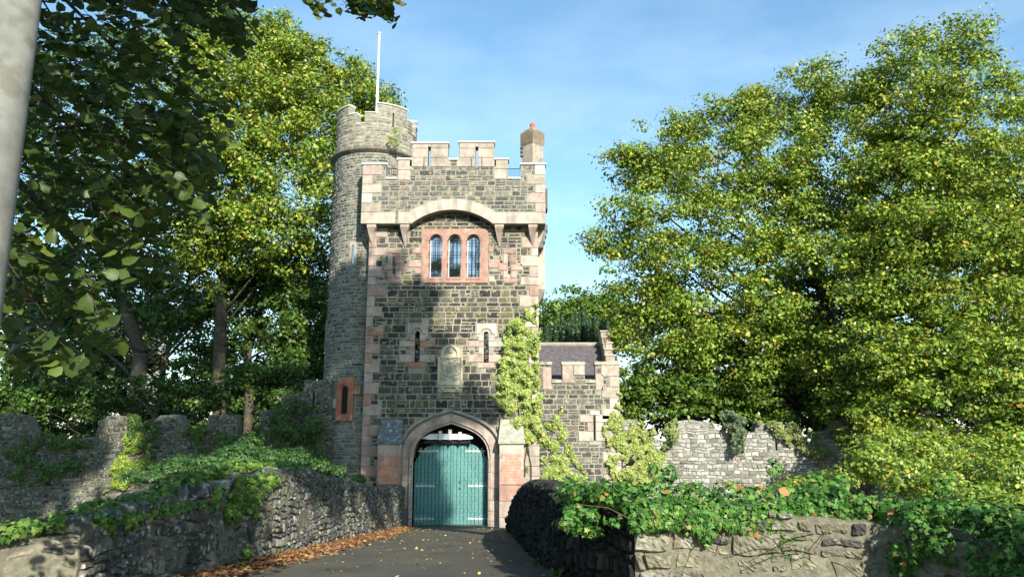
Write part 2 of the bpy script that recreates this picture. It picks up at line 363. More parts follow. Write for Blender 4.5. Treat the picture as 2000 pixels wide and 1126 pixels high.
tag(mb.build('ground', M_GROUND, smooth=True), kind='structure')

# ------------------------------------------------------------------ gate tower
XL, XR = P(717, 600, 0).x, P(1051, 600, 0).x              # lower body
XLT, XRT = P(705, 437, -.45).x, P(1065, 437, -.45).x      # machicolated top
ZM = Zv(437, -.45)                                         # underside of the parapet
TD = 7.0
tower = empty('gate_tower', ((XL + XR) / 2, 0, 0), 'tall square stone gate tower with an arched teal gate and battlements', 'tower')
XG = P(879, 900, 0).x
def arch(xl, xr, zs, za, zb, n=9, k=.62):
    xm = (xl + xr) / 2; w_ = (xr - xl) / 2; h = za - zs; pts = []
    for i in range(n + 1):   # rounded haunch to nearly straight head
        t = i / n; a, b, c, d = (0, 0), (0, k * h), (.38 * w_, .80 * h), (w_, h)
        q = [(1 - t) ** 3 * a[j] + 3 * (1 - t) ** 2 * t * b[j] + 3 * (1 - t) * t * t * c[j] + t ** 3 * d[j] for j in (0, 1)]
        pts.append((xl + q[0], zs + q[1]))
    right = [(2 * xm - x, z) for x, z in reversed(pts[:-1])]
    return [(xl, zb)] + pts + right + [(xr, zb)]
zsp, zap = Zv(893, 0), Zv(827, 0)
GXL, GXR = P(806, 950, 0).x, P(953, 950, 0).x
gate_open = arch(GXL, GXR, zsp, zap, -.3)
ring_out = arch(P(784, 950, 0).x, P(974, 950, 0).x, zsp, Zv(807, 0), -.3)
lights = []
for u0, u1 in ((839, 863), (875, 900), (912, 937)):
    lights.append(roundtop(P(u0, 500, 0).x, P(u1, 500, 0).x, Zv(541, 0), Zv(458, 0)))
slits = []
for uc, v0, v1 in ((815, 707, 646), (949.5, 708, 647)):
    xc = P(uc, 675, 0).x; slits.append(roundtop(xc - .10, xc + .10, Zv(v0, 0), Zv(v1, 0), 6))
blind = []
for uc, v0, v1 in ((769.5, 543, 496), (994.5, 543, 497)):
    xc = P(uc, 520, 0).x; blind.append(rectp(xc - .055, xc + .055, Zv(v0, 0), Zv(v1, 0)))
wall = MB()
ZW = Zv(400, 0)
plate(wall, rectp(XL, XR, -.4, ZW), [gate_open] + lights + slits + blind, 0, .9, 1, (1, 1, 1))
wall.box(XL, XR, TD - .6, TD, -.4, ZW, 1); wall.box(XL, XL + .6, .902, TD - .602, -.4, ZW, 1); wall.box(XR - .6, XR, .902, TD - .602, -.4, ZW, 1)
# dressings listed as boxes: (x0,x1,z0,z1)
dress = []   # rects in x,z where rubble is left out
blocks = []  # (x0,x1,z0,z1,y0,col)
def blk(u0, u1, v0, v1, col, y0=-.035, Y=0):
    vm = (v0 + v1) / 2; x0, x1 = P(u0, vm, Y).x, P(u1, vm, Y).x; z0, z1 = Zv(v1, Y), Zv(v0, Y)
    blocks.append((x0, x1, z0, z1, y0, jc(col))); dress.append((x0, x1, z0, z1))
# corner quoins
z = -.3; i = 0
while z < ZM - .05:
    h = rnd.choice((.34, .4, .46)); h = min(h, ZM + .1 - z)
    wl = (.62, .30)[i % 2] * rnd.uniform(.85, 1.2); wr = (.34, .66)[i % 2] * rnd.uniform(.85, 1.2)
    cl = rnd.choice(PINK if rnd.random() < .93 else REDS); cr = rnd.choice(PALE if rnd.random() < .8 else PINK)
    blocks.append((XL - .02, XL + wl, z, z + h, -.035, jc(cl))); dress.append((XL - .02, XL + wl, z, z + h))
    blocks.append((XR - wr, XR + .02, z, z + h, -.035, jc(cr))); dress.append((XR - wr, XR + .02, z, z + h))
    z += h; i += 1
# triple window surround (plate with holes) and side blocks
win_out = rectp(P(824, 500, 0).x, P(953, 500, 0).x, Zv(552, 0), Zv(447, 0)); dress.append((win_out[0][0], win_out[1][0], win_out[0][1], win_out[2][1]))
for (u0, u1, v0, v1, c) in ((805, 823, 483, 495, PINK[2]), (797, 823, 507, 522, PINK[1]), (810, 823, 525, 535, PINK[0]), (954, 962, 481, 493, PINK[2]), (954, 975, 507, 523, PINK[0]), (954, 966, 540, 550, PALE[0])):
    blk(u0, u1, v0, v1, c)
# blind slit surrounds
for uc in (769.5, 994.5):
    for (a, b, v0, v1, c) in ((-12, 14, 486, 495, 0), (-12, -3, 495, 515, 1), (3, 14, 495, 515, 2), (-22, -3, 515, 528, 2), (3, 26, 515, 528, 0), (-12, -3, 528, 543, 0), (3, 14, 528, 543, 1), (-12, 14, 543, 552, 0)):
        blk(uc + a, uc + b, v0, v1, PINK[c] if uc < 900 else jc(PINK[c], .15))
    blk(uc - 4, uc + 4, 492, 495.5, PINK[2], -.05)
# slit window surrounds
for k, uc in enumerate((815, 949.5)):
    col = (PINK, PALE)[k]; ch = 4.6
    for (a, b, v0, v1, c) in ((-15, -ch, 655, 666, 0), (ch, 16, 655, 666, 1), (-35, -ch, 666, 677, 3), (ch, 35, 666, 677, 2), (-15, -ch, 677, 692, 0), (ch, 14, 677, 692, 4),
                              (-36, -ch, 692, 707, 1), (ch, 34, 692, 707, 3), (-17, 16, 707.5, 718, 2)):
        cc = col[c] if not (c == 2 and k == 0) else REDS[1]
        if k == 1 and v0 >= 690: cc = PINK[1]
        blk(uc + a, uc + b, v0, v1, cc)
    dress.append((P(uc - 20, 640, 0).x, P(uc + 21, 640, 0).x, Zv(655, 0), Zv(633, 0)))
# plaque area and ring area
plq = (P(856, 720, 0).x, P(903, 720, 0).x, Zv(765, 0), Zv(672, 0))
def in_openings(x, z):
    if inpoly(x, z, ring_out): return True
    for r in dress:
        if r[0] <= x <= r[1] and r[2] <= z <= r[3]: return True
    if plq[0] <= x <= plq[1] and plq[2] <= z <= plq[3] - .2: return True
    return False
hood_out = arch(P(779, 950, 0).x, P(979, 950, 0).x, Zv(885, 0), Zv(801, 0), Zv(886, 0))
jl, jr = P(782, 950, 0).x, P(976, 950, 0).x
def solid(x, z):
    return not in_openings(x, z) and not inpoly(x, z, hood_out) and not (jl < x < jr and z < Zv(885, 0))
stones(wall, XL, XR, -.3, ZM + .7, lambda x, z, h: (x, -h, z), solid, DK, seed=11, hs=(.17, .33), ws=(.22, .62), joint=.022, cell=.14, split=.16)
# left flank rubble (seen only from the side)
stones(wall, .02, TD - .05, -.3, ZM, lambda s, z, h: (XL - h, s, z), lambda s, z: True, DK, seed=12, cell=.3)
stones(wall, .02, TD - .05, -.3, ZM, lambda s, z, h: (XR + h, s, z), lambda s, z: True, UP, seed=13, cell=.3)
wall.build('wall', [M_STONE, M_MORT], tower)
q = MB()
for b_ in blind: q.box(b_[0][0] - .04, b_[1][0] + .04, .02, .12, b_[0][1] - .04, b_[2][1] + .04, 0, PINK[3])
for (x0, x1, z0, z1, y0, c) in blocks: q.box(x0 + .008, x1 - .008, y0, .05, z0 + .008, z1 - .008, 0, c, .012)
q.build('quoins', M_SAND, tower)
# window part
def gw_window(u0, u1, v0, v1, name, zb, zt):
    pass
ws_ = MB(); plate(ws_, win_out, lights, -.045, .22, 0, PINK[2])
for lt in lights:   # raised roll round each light
    hd = [p for p in lt[2:]]
    ws_.tube([(x + (x - (lt[0][0] + lt[1][0]) / 2) * .28, -.055, z_ + (.03 if z_ > lt[2][1] else 0)) for x, z_ in hd], .022, 6, 0, PINK[0])
    ws_.box(lt[0][0] - .04, lt[1][0] + .04, -.075, -.046, lt[0][1] - .1, lt[0][1] - .02, 0, PINK[2])
wsurr = ws_.build('window_surround', M_SAND, tower)
for lt in lights + slits:
    x0, x1, z0 = lt[0][0], lt[1][0], lt[0][1]; z1 = max(p[1] for p in lt)
    g = MB(); yb = .20 if lt in slits else .235
    if lt in lights:
        wo = MB(); fr = .035; inner = roundtop(x0 + fr, x1 - fr, z0 + fr, z1 - fr); plate(wo, lt, [inner], .22, .27, 0, (1, 1, 1))
        wobj = wo.build('window', M_WHITE, tower)
        for kk, (ya) in enumerate((-.065,)):
            b = MB(); wd = x1 - x0
            for t in (.36, .66): b.bar((x0 + wd * t, ya, z0 - .03), (x0 + wd * t, ya, z1 - .04), .013)
            for zz in (.245, .295, .52, .57, .80, .85): b.bar((x0 - .03, ya - .012, z1 - (z1 - z0) * (1 - zz) if False else z0 + (z1 - z0) * zz), (x1 + .03, ya - .012, z0 + (z1 - z0) * zz), .012)
            b.build('window_bars', M_IRON, wobj)
        pn = MB(); pn.box(x0 - .02, x1 + .02, .245, .25, z0 - .02, z1 + .02); pn.build('pane', M_GLASS, wobj)
    else:
        wo = MB(); wo.box(x0 - .02, x1 + .02, .30, .31, z0 - .02, z1 + .02)
        wobj = wo.build('window', M_GLASS if lt is slits[1] else M_DARK, tower)
        c = (x0 + x1) / 2
        sv = MB(); out_ = roundtop(c - .22, c + .22, z1 - .32, z1 + .13, 12); plate(sv, rectp(c - .40, c + .42, z1 - .22, z1 + .34), [roundtop(c - .215, c + .215, z1 - .25 - 0.0 + .001 + .03, z1 + .125, 12)], -.03, .03, 0, PALE[3] if lt is slits[0] else PALE[2])
        plate(sv, roundtop(c - .213, c + .213, z1 - .34, z1 + .123, 12), [roundtop(x0, x1, z1 - .335, z1, 8)], -.025, .03, 0, PALE[4])
        # hood
        rr = .25; arcp = [(c + rr * math.cos(a), -.05, z1 - .1 + rr * math.sin(a)) for a in [math.pi * i / 12 for i in range(13)]]
        sv.tube([(c + rr + .13, -.05, z1 - .1)] + arcp + [(c - rr - .13, -.05, z1 - .1)], .032, 6, 0, PALE[0])
        sv.build('slit_surround', M_SAND, tower)
# gate arch ring, jambs, hood mould
ga = MB()
inner2 = arch(GXL + .0, GXR - .0, zsp, zap, -.3)
# voussoir ring: split into blocks
def strip(mb, o, i, y0, y1, cols, gap=.006):
    n = len(o)
    for k in range(n - 1):
        a, b, c, d = o[k], o[k + 1], i[k + 1], i[k]
        V = [(a[0], y0, a[1]), (b[0], y0, b[1]), (c[0], y0 + .06, c[1]), (d[0], y0 + .06, d[1]), (a[0], y1, a[1]), (b[0], y1, b[1]), (c[0], y1, c[1]), (d[0], y1, d[1])]
        mb.add(V, [(0, 1, 2, 3), (7, 6, 5, 4), (0, 4, 5, 1), (3, 2, 6, 7), (0, 3, 7, 4), (1, 5, 6, 2)], 0, cols(k))
cc_ = [jc(rnd.choice([PINK[1], PALE[3], PINK[3], PINK[0]]), .1) for _ in range(60)]
strip(ga, ring_out[1:-1], inner2[1:-1], -.09, .9, lambda k: cc_[k // 2])
for side, xa, xb in ((0, P(782, 950, 0).x, GXL), (1, GXR, P(976, 950, 0).x)):
    z = -.3
    while z < zsp - .01:
        h = min(rnd.uniform(.35, .6), zsp - z)
        if zsp - z - h < .15: h = zsp - z
        V0 = len(ga.v)
        m = xb - .2 if side == 0 else xa + .2
        c1, c2 = jc(rnd.choice([PALE[3], PINK[1], PALE[1]])), jc(rnd.choice([PALE[3], PALE[2], (.2, .19, .17), PINK[3]]))
        if side == 0: ga.box(xa, m, -.05, .05, z, z + h - .006, 0, c2, .01); ga.box(m + .005, xb, -.09, .9, z, z + h - .006, 0, c1, .04)
        else: ga.box(xa, m - .005, -.09, .9, z, z + h - .006, 0, c1, .04); ga.box(m, xb, -.05, .05, z, z + h - .006, 0, c2, .01)
        z += h
for k in range(7):   # roll mouldings
    pass
ga.tube([(x, -.11, z_) for x, z_ in arch(GXL - .12, GXR + .12, zsp, zap + .13, 0.02)], .028, 6, 0, PALE[0])
gar = ga.build('gate_arch', M_SAND, tower)
hm = MB(); ho = arch(P(780, 950, 0).x, P(978, 950, 0).x, Zv(886, 0), Zv(801, 0), Zv(886, 0), 14)[1:-1]
hm.tube([(x, -.14, z_) for x, z_ in ho], .055, 8, 0, PALE[4])
for e in (ho[0], ho[-1]):
    s_ = 1 if e is ho[0] else -1
    hm.box(e[0] - .09 + .04 * s_, e[0] + .13 + .04 * s_ - .02, -.2, -.03, e[1] - .14, e[1] - .0, 0, PALE[0], .02)
    hm.box(e[0] - .05 + .04 * s_, e[0] + .09 + .04 * s_ - .02, -.17, -.04, e[1] - .24, e[1] - .142, 0, PALE[0], .02)
hm.build('hood_mould', M_SAND, tower)
# gate passage ceiling and inside
dk = MB(); dk.box(GXL - .3, GXR + .3, .95, 1.0, -.3, zap + .3); dk.build('passage', M_DARK, tower)
# gate doors
DY = .52; GM = P(882, 950, DY).x
def door_top(x):
    t = abs(x - GM) / ((GXR - GXL) / 2); zt = Zv(866.5, DY)
    return zt - (max(0, t - .45) ** 2.2) * 2.6
for side in (0, 1):
    d = MB(); n = 10
    xa, xb = (GXL - .05, GM - .05) if side == 0 else (GM + .05, GXR + .05)
    for k in range(n):
        a = xa + (xb - xa) * k / n; b = xa + (xb - xa) * (k + 1) / n; g = .006
        y0 = DY + rnd.uniform(-.003, .003); zt0, zt1 = door_top(a), door_top(b)
        V = [(a + g, y0 + .01, -.02), (b - g, y0 + .01, -.02), (b - g, y0 + .01, zt1), (a + g, y0 + .01, zt0), (a + g + .008, y0, -.02), (b - g - .008, y0, -.02), (b - g - .008, y0, zt1), (a + g + .008, y0, zt0),
             (a + g, y0 + .06, -.02), (b - g, y0 + .06, -.02), (b - g, y0 + .06, zt1), (a + g, y0 + .06, zt0)]
        d.add(V, [(4, 5, 6, 7), (0, 4, 7, 3), (5, 1, 2, 6), (0, 3, 11, 8), (1, 9, 10, 2), (3, 7, 6, 2), (3, 2, 10, 11), (8, 11, 10, 9)])
    d.box(xa + .01, xb - .01, DY + .055, DY + .1, -.02, 2.4, 1)
    door = d.build('gate_door', [M_TEAL, M_DARK], tower); door['label'] = 'teal studded gate leaf on the left' if side == 0 else 'teal studded gate leaf on the right, with the lock'
    st = MB(); row = 0; z = .1
    while z < 3.6:
        k = 0
        xq = xa + .1 + (.09 if row % 2 else 0)
        while xq < xb - .04:
            if z < door_top(xq) - .05:
                r = .022; V = [(xq + r * math.cos(a), DY - .002, z + r * math.sin(a)) for a in [i * math.pi / 3 for i in range(6)]] + [(xq + r * .6 * math.cos(a), DY - .014, z + r * .6 * math.sin(a)) for a in [i * math.pi / 3 for i in range(6)]] + [(xq, DY - .02, z)]
                st.add(V, [(i, (i + 1) % 6, (i + 1) % 6 + 6, i + 6) for i in range(6)] + [(i + 6, (i + 1) % 6 + 6, 12) for i in range(6)])
            xq += .18
        z += .155; row += 1
    st.build('studs', M_STUD, door, smooth=True)
    ex = xa + .06 if side == 0 else xb - .06; s_ = 1 if side == 0 else -1
    for zh in (Zv(1012, DY), Zv(948, DY), Zv(880, DY)):
        h = MB(); ln = .78
        x_off = ex + (s_ * .12 if zh > 2.8 else 0)
        h.box(min(x_off, x_off + s_ * ln), max(x_off, x_off + s_ * ln), DY - .022, DY - .004, zh - .018, zh + .018, 0, (1, 1, 1), .004)
        for t, rr in ((.12, .085), (.3, .075), (.47, .06), (.64, .045), (.78, .035)):
            for up in (-1, 1):
                c_ = (x_off + s_ * t, zh + up * rr * .8)
                h.tube([(c_[0] + rr * .62 * math.cos(a), DY - .014, c_[1] + rr * .62 * math.sin(a)) for a in [i * 2 * math.pi / 9 + up for i in range(8)]], .011, 5)
        h.build('hinge', M_SILVER, door)
    if side == 1:
        lk = MB(); xl_ = P(898, 945, DY).x
        for v_, r in ((941, .05), (953, .045)):
            zc = Zv(v_, DY)
            for a in range(4):
                an = a * math.pi / 2 + .78
                lk.tube([(xl_, DY - .012, zc), (xl_ + r * math.cos(an), DY - .015, zc + r * math.sin(an))], .012, 5)
            lk.tube([(xl_, DY - .005, zc), (xl_, DY - .03, zc)], .026, 8)
        lk.build('lock', M_IRON, door)
ct = MB(); ct.box(GM - .05, GM + .05, DY - .04, DY + .05, -.02, door_top(GM), 0, (1, 1, 1), .02); ct.build('door_stile', M_TEAL, tower)
# portcullis
pc = MB(); PY = .24; zt, zb_ = Zv(846.5, PY), Zv(857.5, PY)
xs0, xs1 = P(822, 852, PY).x, P(924, 850, PY).x
pc.add([(xs0, PY, zb_ + .03), (xs0 + .3, PY - .03, zb_), (xs1 - .28, PY - .03, zb_), (xs1, PY, zb_ + .03), (xs1 - .02, PY, zb_ + .12), (xs1 - .35, PY - .03, zt), (xs0 + .38, PY - .03, zt), (xs0 + .02, PY, zb_ + .06)] +
       [(xs0, PY + .12, zb_ + .03), (xs0 + .3, PY + .12, zb_), (xs1 - .28, PY + .12, zb_), (xs1, PY + .12, zb_ + .03), (xs1 - .02, PY + .12, zb_ + .12), (xs1 - .35, PY + .12, zt), (xs0 + .38, PY + .12, zt), (xs0 + .02, PY + .12, zb_ + .06)],
       [tuple(range(8)), tuple(range(15, 7, -1))] + [(i, i + 8, (i + 1) % 8 + 8, (i + 1) % 8) for i in range(8)])
for u, vt in ((860, 841), (879, 838), (898.5, 843)):
    xc = P(u, 850, PY).x; pc.box(xc - .07, xc + .07, PY - .075, PY - .032, zb_ - .02, Zv(vt, PY), 0, (1, 1, 1), .015)
    for zz in (Zv(848, PY), Zv(855, PY)): pc.tube([(xc, PY - .076, zz), (xc, PY - .09, zz)], .018, 8)
por = pc.build('portcullis', M_SILVER, tower)
spk = MB(); PB = .36
spk.box(xs0 + .1, xs1 - .1, PB - .03, PB + .06, Zv(865, PB), Zv(861, PB))
for u in (842, 860, 878, 897, 916):
    xc = P(u, 860, PB).x; zz = Zv(862, PB); r = .07
    spk.add([(xc - r, PB - .06, zz), (xc + r, PB - .06, zz), (xc + r, PB + .06, zz), (xc - r, PB + .06, zz), (xc - r * .9, PB - .05, zz - .06), (xc + r * .9, PB - .05, zz - .06), (xc + r * .9, PB + .05, zz - .06), (xc - r * .9, PB + .05, zz - .06), (xc, PB, zz - .2)],
            [(0, 1, 5, 4), (1, 2, 6, 5), (2, 3, 7, 6), (3, 0, 4, 7), (4, 5, 8), (5, 6, 8), (6, 7, 8), (7, 4, 8), (3, 2, 1, 0)])
    spk.box(xc - r * .8, xc + r * .8, PB - .05, PB + .05, zz + .002, zz + .35)
spk.build('portcullis_spikes', M_IRON, por)
# plaque
px0, px1, pz0, pz1 = plq; pc_ = (px0 + px1) / 2; pw = (px1 - px0) / 2
pq = MB(); zc = Zv(697, 0)
pal_ = (.50, .44, .31)
pq.box(px0, px1, -.03, .03, pz0, Zv(755, 0) - .004, 0, pal_, .01)
plate(pq, roundtop(px0 + .1, px1 - .1, zc - .1, pz1, 14), [roundtop(px0 + .22, px1 - .22, zc - .1 + .002, pz1 - .12, 12)], -.10, .03, 0, pal_)
pq.box(px0 + .2, px1 - .2, -.02, .03, zc, pz1 - .1, 0, pal_)
pq.box(px0, px1, -.06, .03, Zv(755, 0), zc - .004, 0, pal_, .01)
for (a, b, c, d) in ((px0 - .02, px0 + .07, Zv(753, 0), zc), (px1 - .07, px1 + .02, Zv(753, 0), zc), (px0 + .06, px1 - .06, Zv(752.5, 0), Zv(750, 0)), (px0 - .04, px1 + .04, Zv(756.5, 0), Zv(753.5, 0)), (px0 + .06, px1 - .06, zc - .04, zc + .01)):
    pq.box(a, b, -.125, -.058, c, d, 0, pal_, .012)
def blob(mb, x, z, rx, rz, y=-.06, dep=.07, col=(1, 1, 1), n=9):
    V = [(x + rx * math.cos(2 * math.pi * i / n), y, z + rz * math.sin(2 * math.pi * i / n)) for i in range(n)] + [(x + rx * .6 * math.cos(2 * math.pi * i / n), y - dep * .8, z + rz * .6 * math.sin(2 * math.pi * i / n)) for i in range(n)] + [(x, y - dep, z)]
    mb.add(V, [(i, (i + 1) % n, (i + 1) % n + n, i + n) for i in range(n)] + [(i + n, (i + 1) % n + n, 2 * n) for i in range(n)], 0, col)
zm = (Zv(750, 0) + zc) / 2
blob(pq, pc_, zm + .08, .16, .2, dep=.05, col=pal_); blob(pq, pc_, zm + .36, .07, .09, dep=.06, col=pal_); blob(pq, pc_, zm + .5, .10, .05, dep=.06, col=pal_)
for s_ in (-1, 1):
    for (dx, dz, a, b) in ((.27, .1, .06, .22), (.31, .32, .05, .07), (.22, .42, .06, .05), (.33, .46, .05, .04), (.25, -.15, .07, .05), (.14, -.2, .09, .03), (.35, -.1, .04, .08), (.2, .22, .04, .05), (.12, .48, .04, .04)):
        blob(pq, pc_ + s_ * dx, zm + dz, a, b, dep=.045, col=pal_)
pq.tube([(pc_ + t * .36, -.075, zm - .3 + .06 * math.cos(t * 5)) for t in [i / 8 - 1 for i in range(17)]], .028, 5, 0, pal_)
blob(pq, pc_, zc + .28, .13, .16, y=-.02, dep=.09, col=pal_); blob(pq, pc_, zc + .45, .05, .07, y=-.02, dep=.1, col=pal_)
for s_ in (-1, 1): pq.box(pc_ + s_ * .3 - .08, pc_ + s_ * .3 + .08, -.12, -.032, Zv(765, 0) + .06, Zv(757, 0), 0, pal_, .04)
pq.build('carved_plaque', M_SAND, tower)
# machicolated parapet
PYF, PYB = -.45, .0
par = MB()
def cx_(u, v): return P(u, v, PYF).x
zT = [Zv(v, PYF) for v in (322, 350, 312.5, 281, 312.5)]
prof = [(XLT, ZM)]
# underside: flat, segmental arch, flat
ax0, ax1 = cx_(803, 437), cx_(963, 437); az = Zv(409.5, PYF); axm = (ax0 + ax1) / 2; ah = az - ZM; aw = (ax1 - ax0) / 2
Rr = (aw * aw + ah * ah) / (2 * ah)
def arcpt(k, n=20, dr=0.0):
    a0 = math.asin(aw / Rr); a = -a0 + 2 * a0 * k / n; return (axm + (Rr + dr) * math.sin(a), az - Rr + (Rr + dr) * math.cos(a))
prof += [arcpt(k) for k in range(21)] + [(XRT, ZM)]
crn = [(1064, 322), (1017, 322), (1017, 350), (992, 350), (992, 312.5), (965, 312.5), (965, 279), (897, 279), (897, 313), (875, 313), (875, 281), (805, 281), (805, 312.5), (777, 312.5), (777, 351), (753, 351), (753, 322), (705, 322)]
cp_pts = [(P(u, v, PYF).x, Zv(v, PYF)) for u, v in crn]; cp_pts[0] = (XRT, cp_pts[0][1]); cp_pts[-1] = (XLT, cp_pts[-1][1])
for k in range(len(cp_pts) - 1):  # make verticals vertical
    if crn[k][0] == crn[k + 1][0]: cp_pts[k + 1] = (cp_pts[k][0], cp_pts[k + 1][1])
prof += cp_pts
mer_slits = []
for uc in (838.5, 931):
    xc = P(uc, 305, PYF).x; mer_slits.append(rectp(xc - .055, xc + .055, Zv(325, PYF), Zv(287, PYF)))
plate(par, prof, mer_slits, PYF, PYB, 1, (1, 1, 1))
pdress = []; pblocks = []
def pblk(x0, x1, z0, z1, col, y0=PYF - .03): pblocks.append((x0, x1, z0, z1, y0, jc(col))); pdress.append((x0, x1, z0, z1))
zq = ZM; i = 0
ztl = cp_pts[0][1]
pblk(XLT - .015, cx_(772, 425), ZM, ZM + .5, PALE[0]); pblk(cx_(990, 425), XRT + .015, ZM, ZM + .5, PALE[1]); zq += .5
while zq < ztl - .05:
    h = min(rnd.uniform(.36, .48), ztl - zq)
    if ztl - zq - h < .2: h = ztl - zq
    pblk(XLT - .015, XLT + (.8, .42)[i % 2], zq, zq + h, rnd.choice(PALE)); pblk(XRT - (.42, .8)[i % 2], XRT + .015, zq, zq + h, rnd.choice(PALE)); zq += h; i += 1
# merlon dressings
for (u0, u1, vt, vb, wd) in ((805, 875, 281, 326, 24), (897, 965, 279, 326, 24)):
    x0, x1 = P(u0, 300, PYF).x, P(u1, 300, PYF).x; xs_ = mer_slits[0 if u0 < 850 else 1]; zt_, zb2 = Zv(vt, PYF), Zv(vb, PYF)
    pblk(x0, xs_[0][0], Zv(290, PYF), zt_, PALE[1]); pblk(xs_[1][0], x1, Zv(290, PYF), zt_, PALE[4]); pblk(xs_[0][0], xs_[1][0], xs_[2][1], zt_, PALE[1])
    pblk(x0, xs_[0][0], Zv(308, PYF), Zv(290, PYF), PALE[3]); pblk(xs_[1][0], x1, Zv(308, PYF), Zv(290, PYF), PALE[0])
    pblk(xs_[0][0] - .2, xs_[0][0], Zv(326, PYF), Zv(308.3, PYF), PALE[4]); pblk(xs_[1][0], xs_[1][0] + .2, Zv(326, PYF), Zv(308.3, PYF), PALE[1])
    pblk(x0 - .1, x0 + .55, zb2, Zv(308, PYF), PALE[1]); pblk(x1 - .55, x1 + .1, zb2, Zv(308, PYF), PALE[4])
for (u0, u1, vt, vb) in ((777, 805, 312.5, 352), (965, 992, 312.5, 350)):
    pblk(P(u0, 330, PYF).x, P(u1, 330, PYF).x, Zv(vb - 20, PYF), Zv(vt, PYF), PALE[4]); pblk(P(u0, 340, PYF).x, P(u1 - 4, 340, PYF).x, Zv(vb, PYF), Zv(vb - 20, PYF), PINK[3])
for (u0, u1, v0, v1, c) in ((778, 800, 415, 437, REDS[1]), (965, 990, 415, 437, PALE[1])): pblk(P(u0, 425, PYF).x, P(u1, 425, PYF).x, Zv(v1, PYF), Zv(v0, PYF), jc(PINK[3]))
arcband = [arcpt(k, 20, .46) for k in range(21)]
def psolid(x, z):
    for r in pdress:
        if r[0] <= x <= r[1] and r[2] <= z <= r[3]: return False
    if not inpoly(x, z, prof): return False
    for h in mer_slits:
        if inpoly(x, z, h): return False
    if math.hypot(x - axm, z - (az - Rr)) < Rr + .47 and z < az + .5 and ax0 - .2 < x < ax1 + .2: return False
    return True
stones(par, XLT, XRT, ZM, Zv(279, PYF), lambda x, z, h: (x, PYF - h, z), psolid, UP, seed=21, hs=(.15, .28), ws=(.2, .6), joint=.02, cell=.14, split=.2)
# side and back parapets
def side_par(xo, xi, seed):
    lo, hi = min(xo, xi), max(xo, xi); par.box(lo, hi, PYB + .002, TD + .45, ZM, zT[1], 1)
    y = PYB + .25; k = 0
    while y < TD: 
        if k % 2 == 1: par.box(lo + .002, hi - .002, y, min(y + 1.2, TD + .4), zT[1] + .002, zT[3] - .1, 1)
        y += 1.2 if k % 2 else .7; k += 1
    sg = 1 if xo > xi else -1
    stones(par, PYF, TD, ZM, zT[1], lambda s, z, h: (xo + sg * h, s, z), lambda s, z: True, UP, seed=seed, cell=.3)
side_par(XLT, XLT + .45, 22); side_par(XRT, XRT - .45, 23)
par.box(XLT + .46, XRT - .46, TD, TD + .45, ZM, zT[1], 1)
par.box(XLT + .46, XRT - .46, .005, TD - .005, ZM - .3, ZM + .9, 1)   # roof deck
prt = par.build('parapet', [M_STONE, M_MORTG], tower)
q = MB()
for (x0, x1, z0, z1, y0, c) in pblocks: q.box(x0 + .006, x1 - .006, y0, PYF + .03, z0 + .006, z1 - .006, 0, c, .012)
for k in range(20):
    a, b = arcpt(k), arcpt(k + 1); c, d = arcpt(k + 1, 20, .46), arcpt(k, 20, .46); y0 = PYF - .035; y1 = PYF + .03
    col = jc(PALE[k % 3], .07)
    V = [(p[0], y, p[1]) for y in (y0, y1) for p in (a, b, c, d)]
    q.add(V, [(0, 1, 2, 3), (7, 6, 5, 4), (0, 4, 5, 1), (3, 2, 6, 7), (0, 3, 7, 4), (1, 5, 6, 2)], 0, col)
q.build('dressed_stone', M_SAND, prt)
# coping
cpg = MB()
for (u0, u1, v, l, r) in ((705, 753, 322, .06, .03), (753, 777, 350, -.01, -.01), (777, 805, 312.5, .04, -.01), (805, 875, 281, .04, .04), (875, 897, 313, -.01, -.01), (897, 965, 279, .04, .04), (965, 992, 312.5, -.01, .05), (992, 1017, 350, -.01, -.01), (1017, 1064, 322, .04, .06)):
    x0 = [p[0] for p, c in zip(cp_pts, crn) if c[0] == u0]; x1 = [p[0] for p, c in zip(cp_pts, crn) if c[0] == u1]
    z = Zv(v, PYF); x0, x1 = x0[0] - l, x1[0] + r
    zf, zt_ = z + .003, z + .115
    V = [(x0, PYF - .07, zf), (x1, PYF - .07, zf), (x1, PYF - .07, zf + .07), (x0, PYF - .07, zf + .07), (x0, -.2, zt_ + .05), (x1, -.2, zt_ + .05), (x1, .05, zf + .07), (x0, .05, zf + .07), (x0, .05, zf), (x1, .05, zf)]
    cpg.add(V, [(0, 1, 2, 3), (3, 2, 5, 4), (4, 5, 6, 7), (7, 6, 9, 8), (0, 8, 9, 1), (0, 3, 4, 7, 8), (1, 9, 6, 5, 2)])
cpg.build('coping', M_COPE, prt)
# corbels
for u in (728.5, 792.5, 975.5, 1040.5):
    k = MB(); xc = P(u, 437, -.1).x; zt_, zb2 = ZM, Zv(482, 0); wv = .19
    k.add([(xc - wv, PYF + .02, zt_), (xc + wv, PYF + .02, zt_), (xc + wv, .02, zt_), (xc - wv, .02, zt_), (xc - wv, PYF + .02, zt_ - .12), (xc + wv, PYF + .02, zt_ - .12), (xc + wv, .02, zt_ - .12), (xc - wv, .02, zt_ - .12),
           (xc - .03, -.03, zb2), (xc + .03, -.03, zb2), (xc + .03, .02, zb2), (xc - .03, .02, zb2), (xc - wv * .3, PYF * .62, zt_ - .35), (xc + wv * .3, PYF * .62, zt_ - .35)],
          [(0, 1, 5, 4), (1, 2, 6, 5), (3, 0, 4, 7), (4, 5, 13, 12), (12, 13, 9, 8), (5, 6, 10, 9, 13), (7, 4, 12, 8, 11), (0, 3, 2, 1)], 0, jc(PALE[3]))
    k.build('corbel', M_SAND, tower)
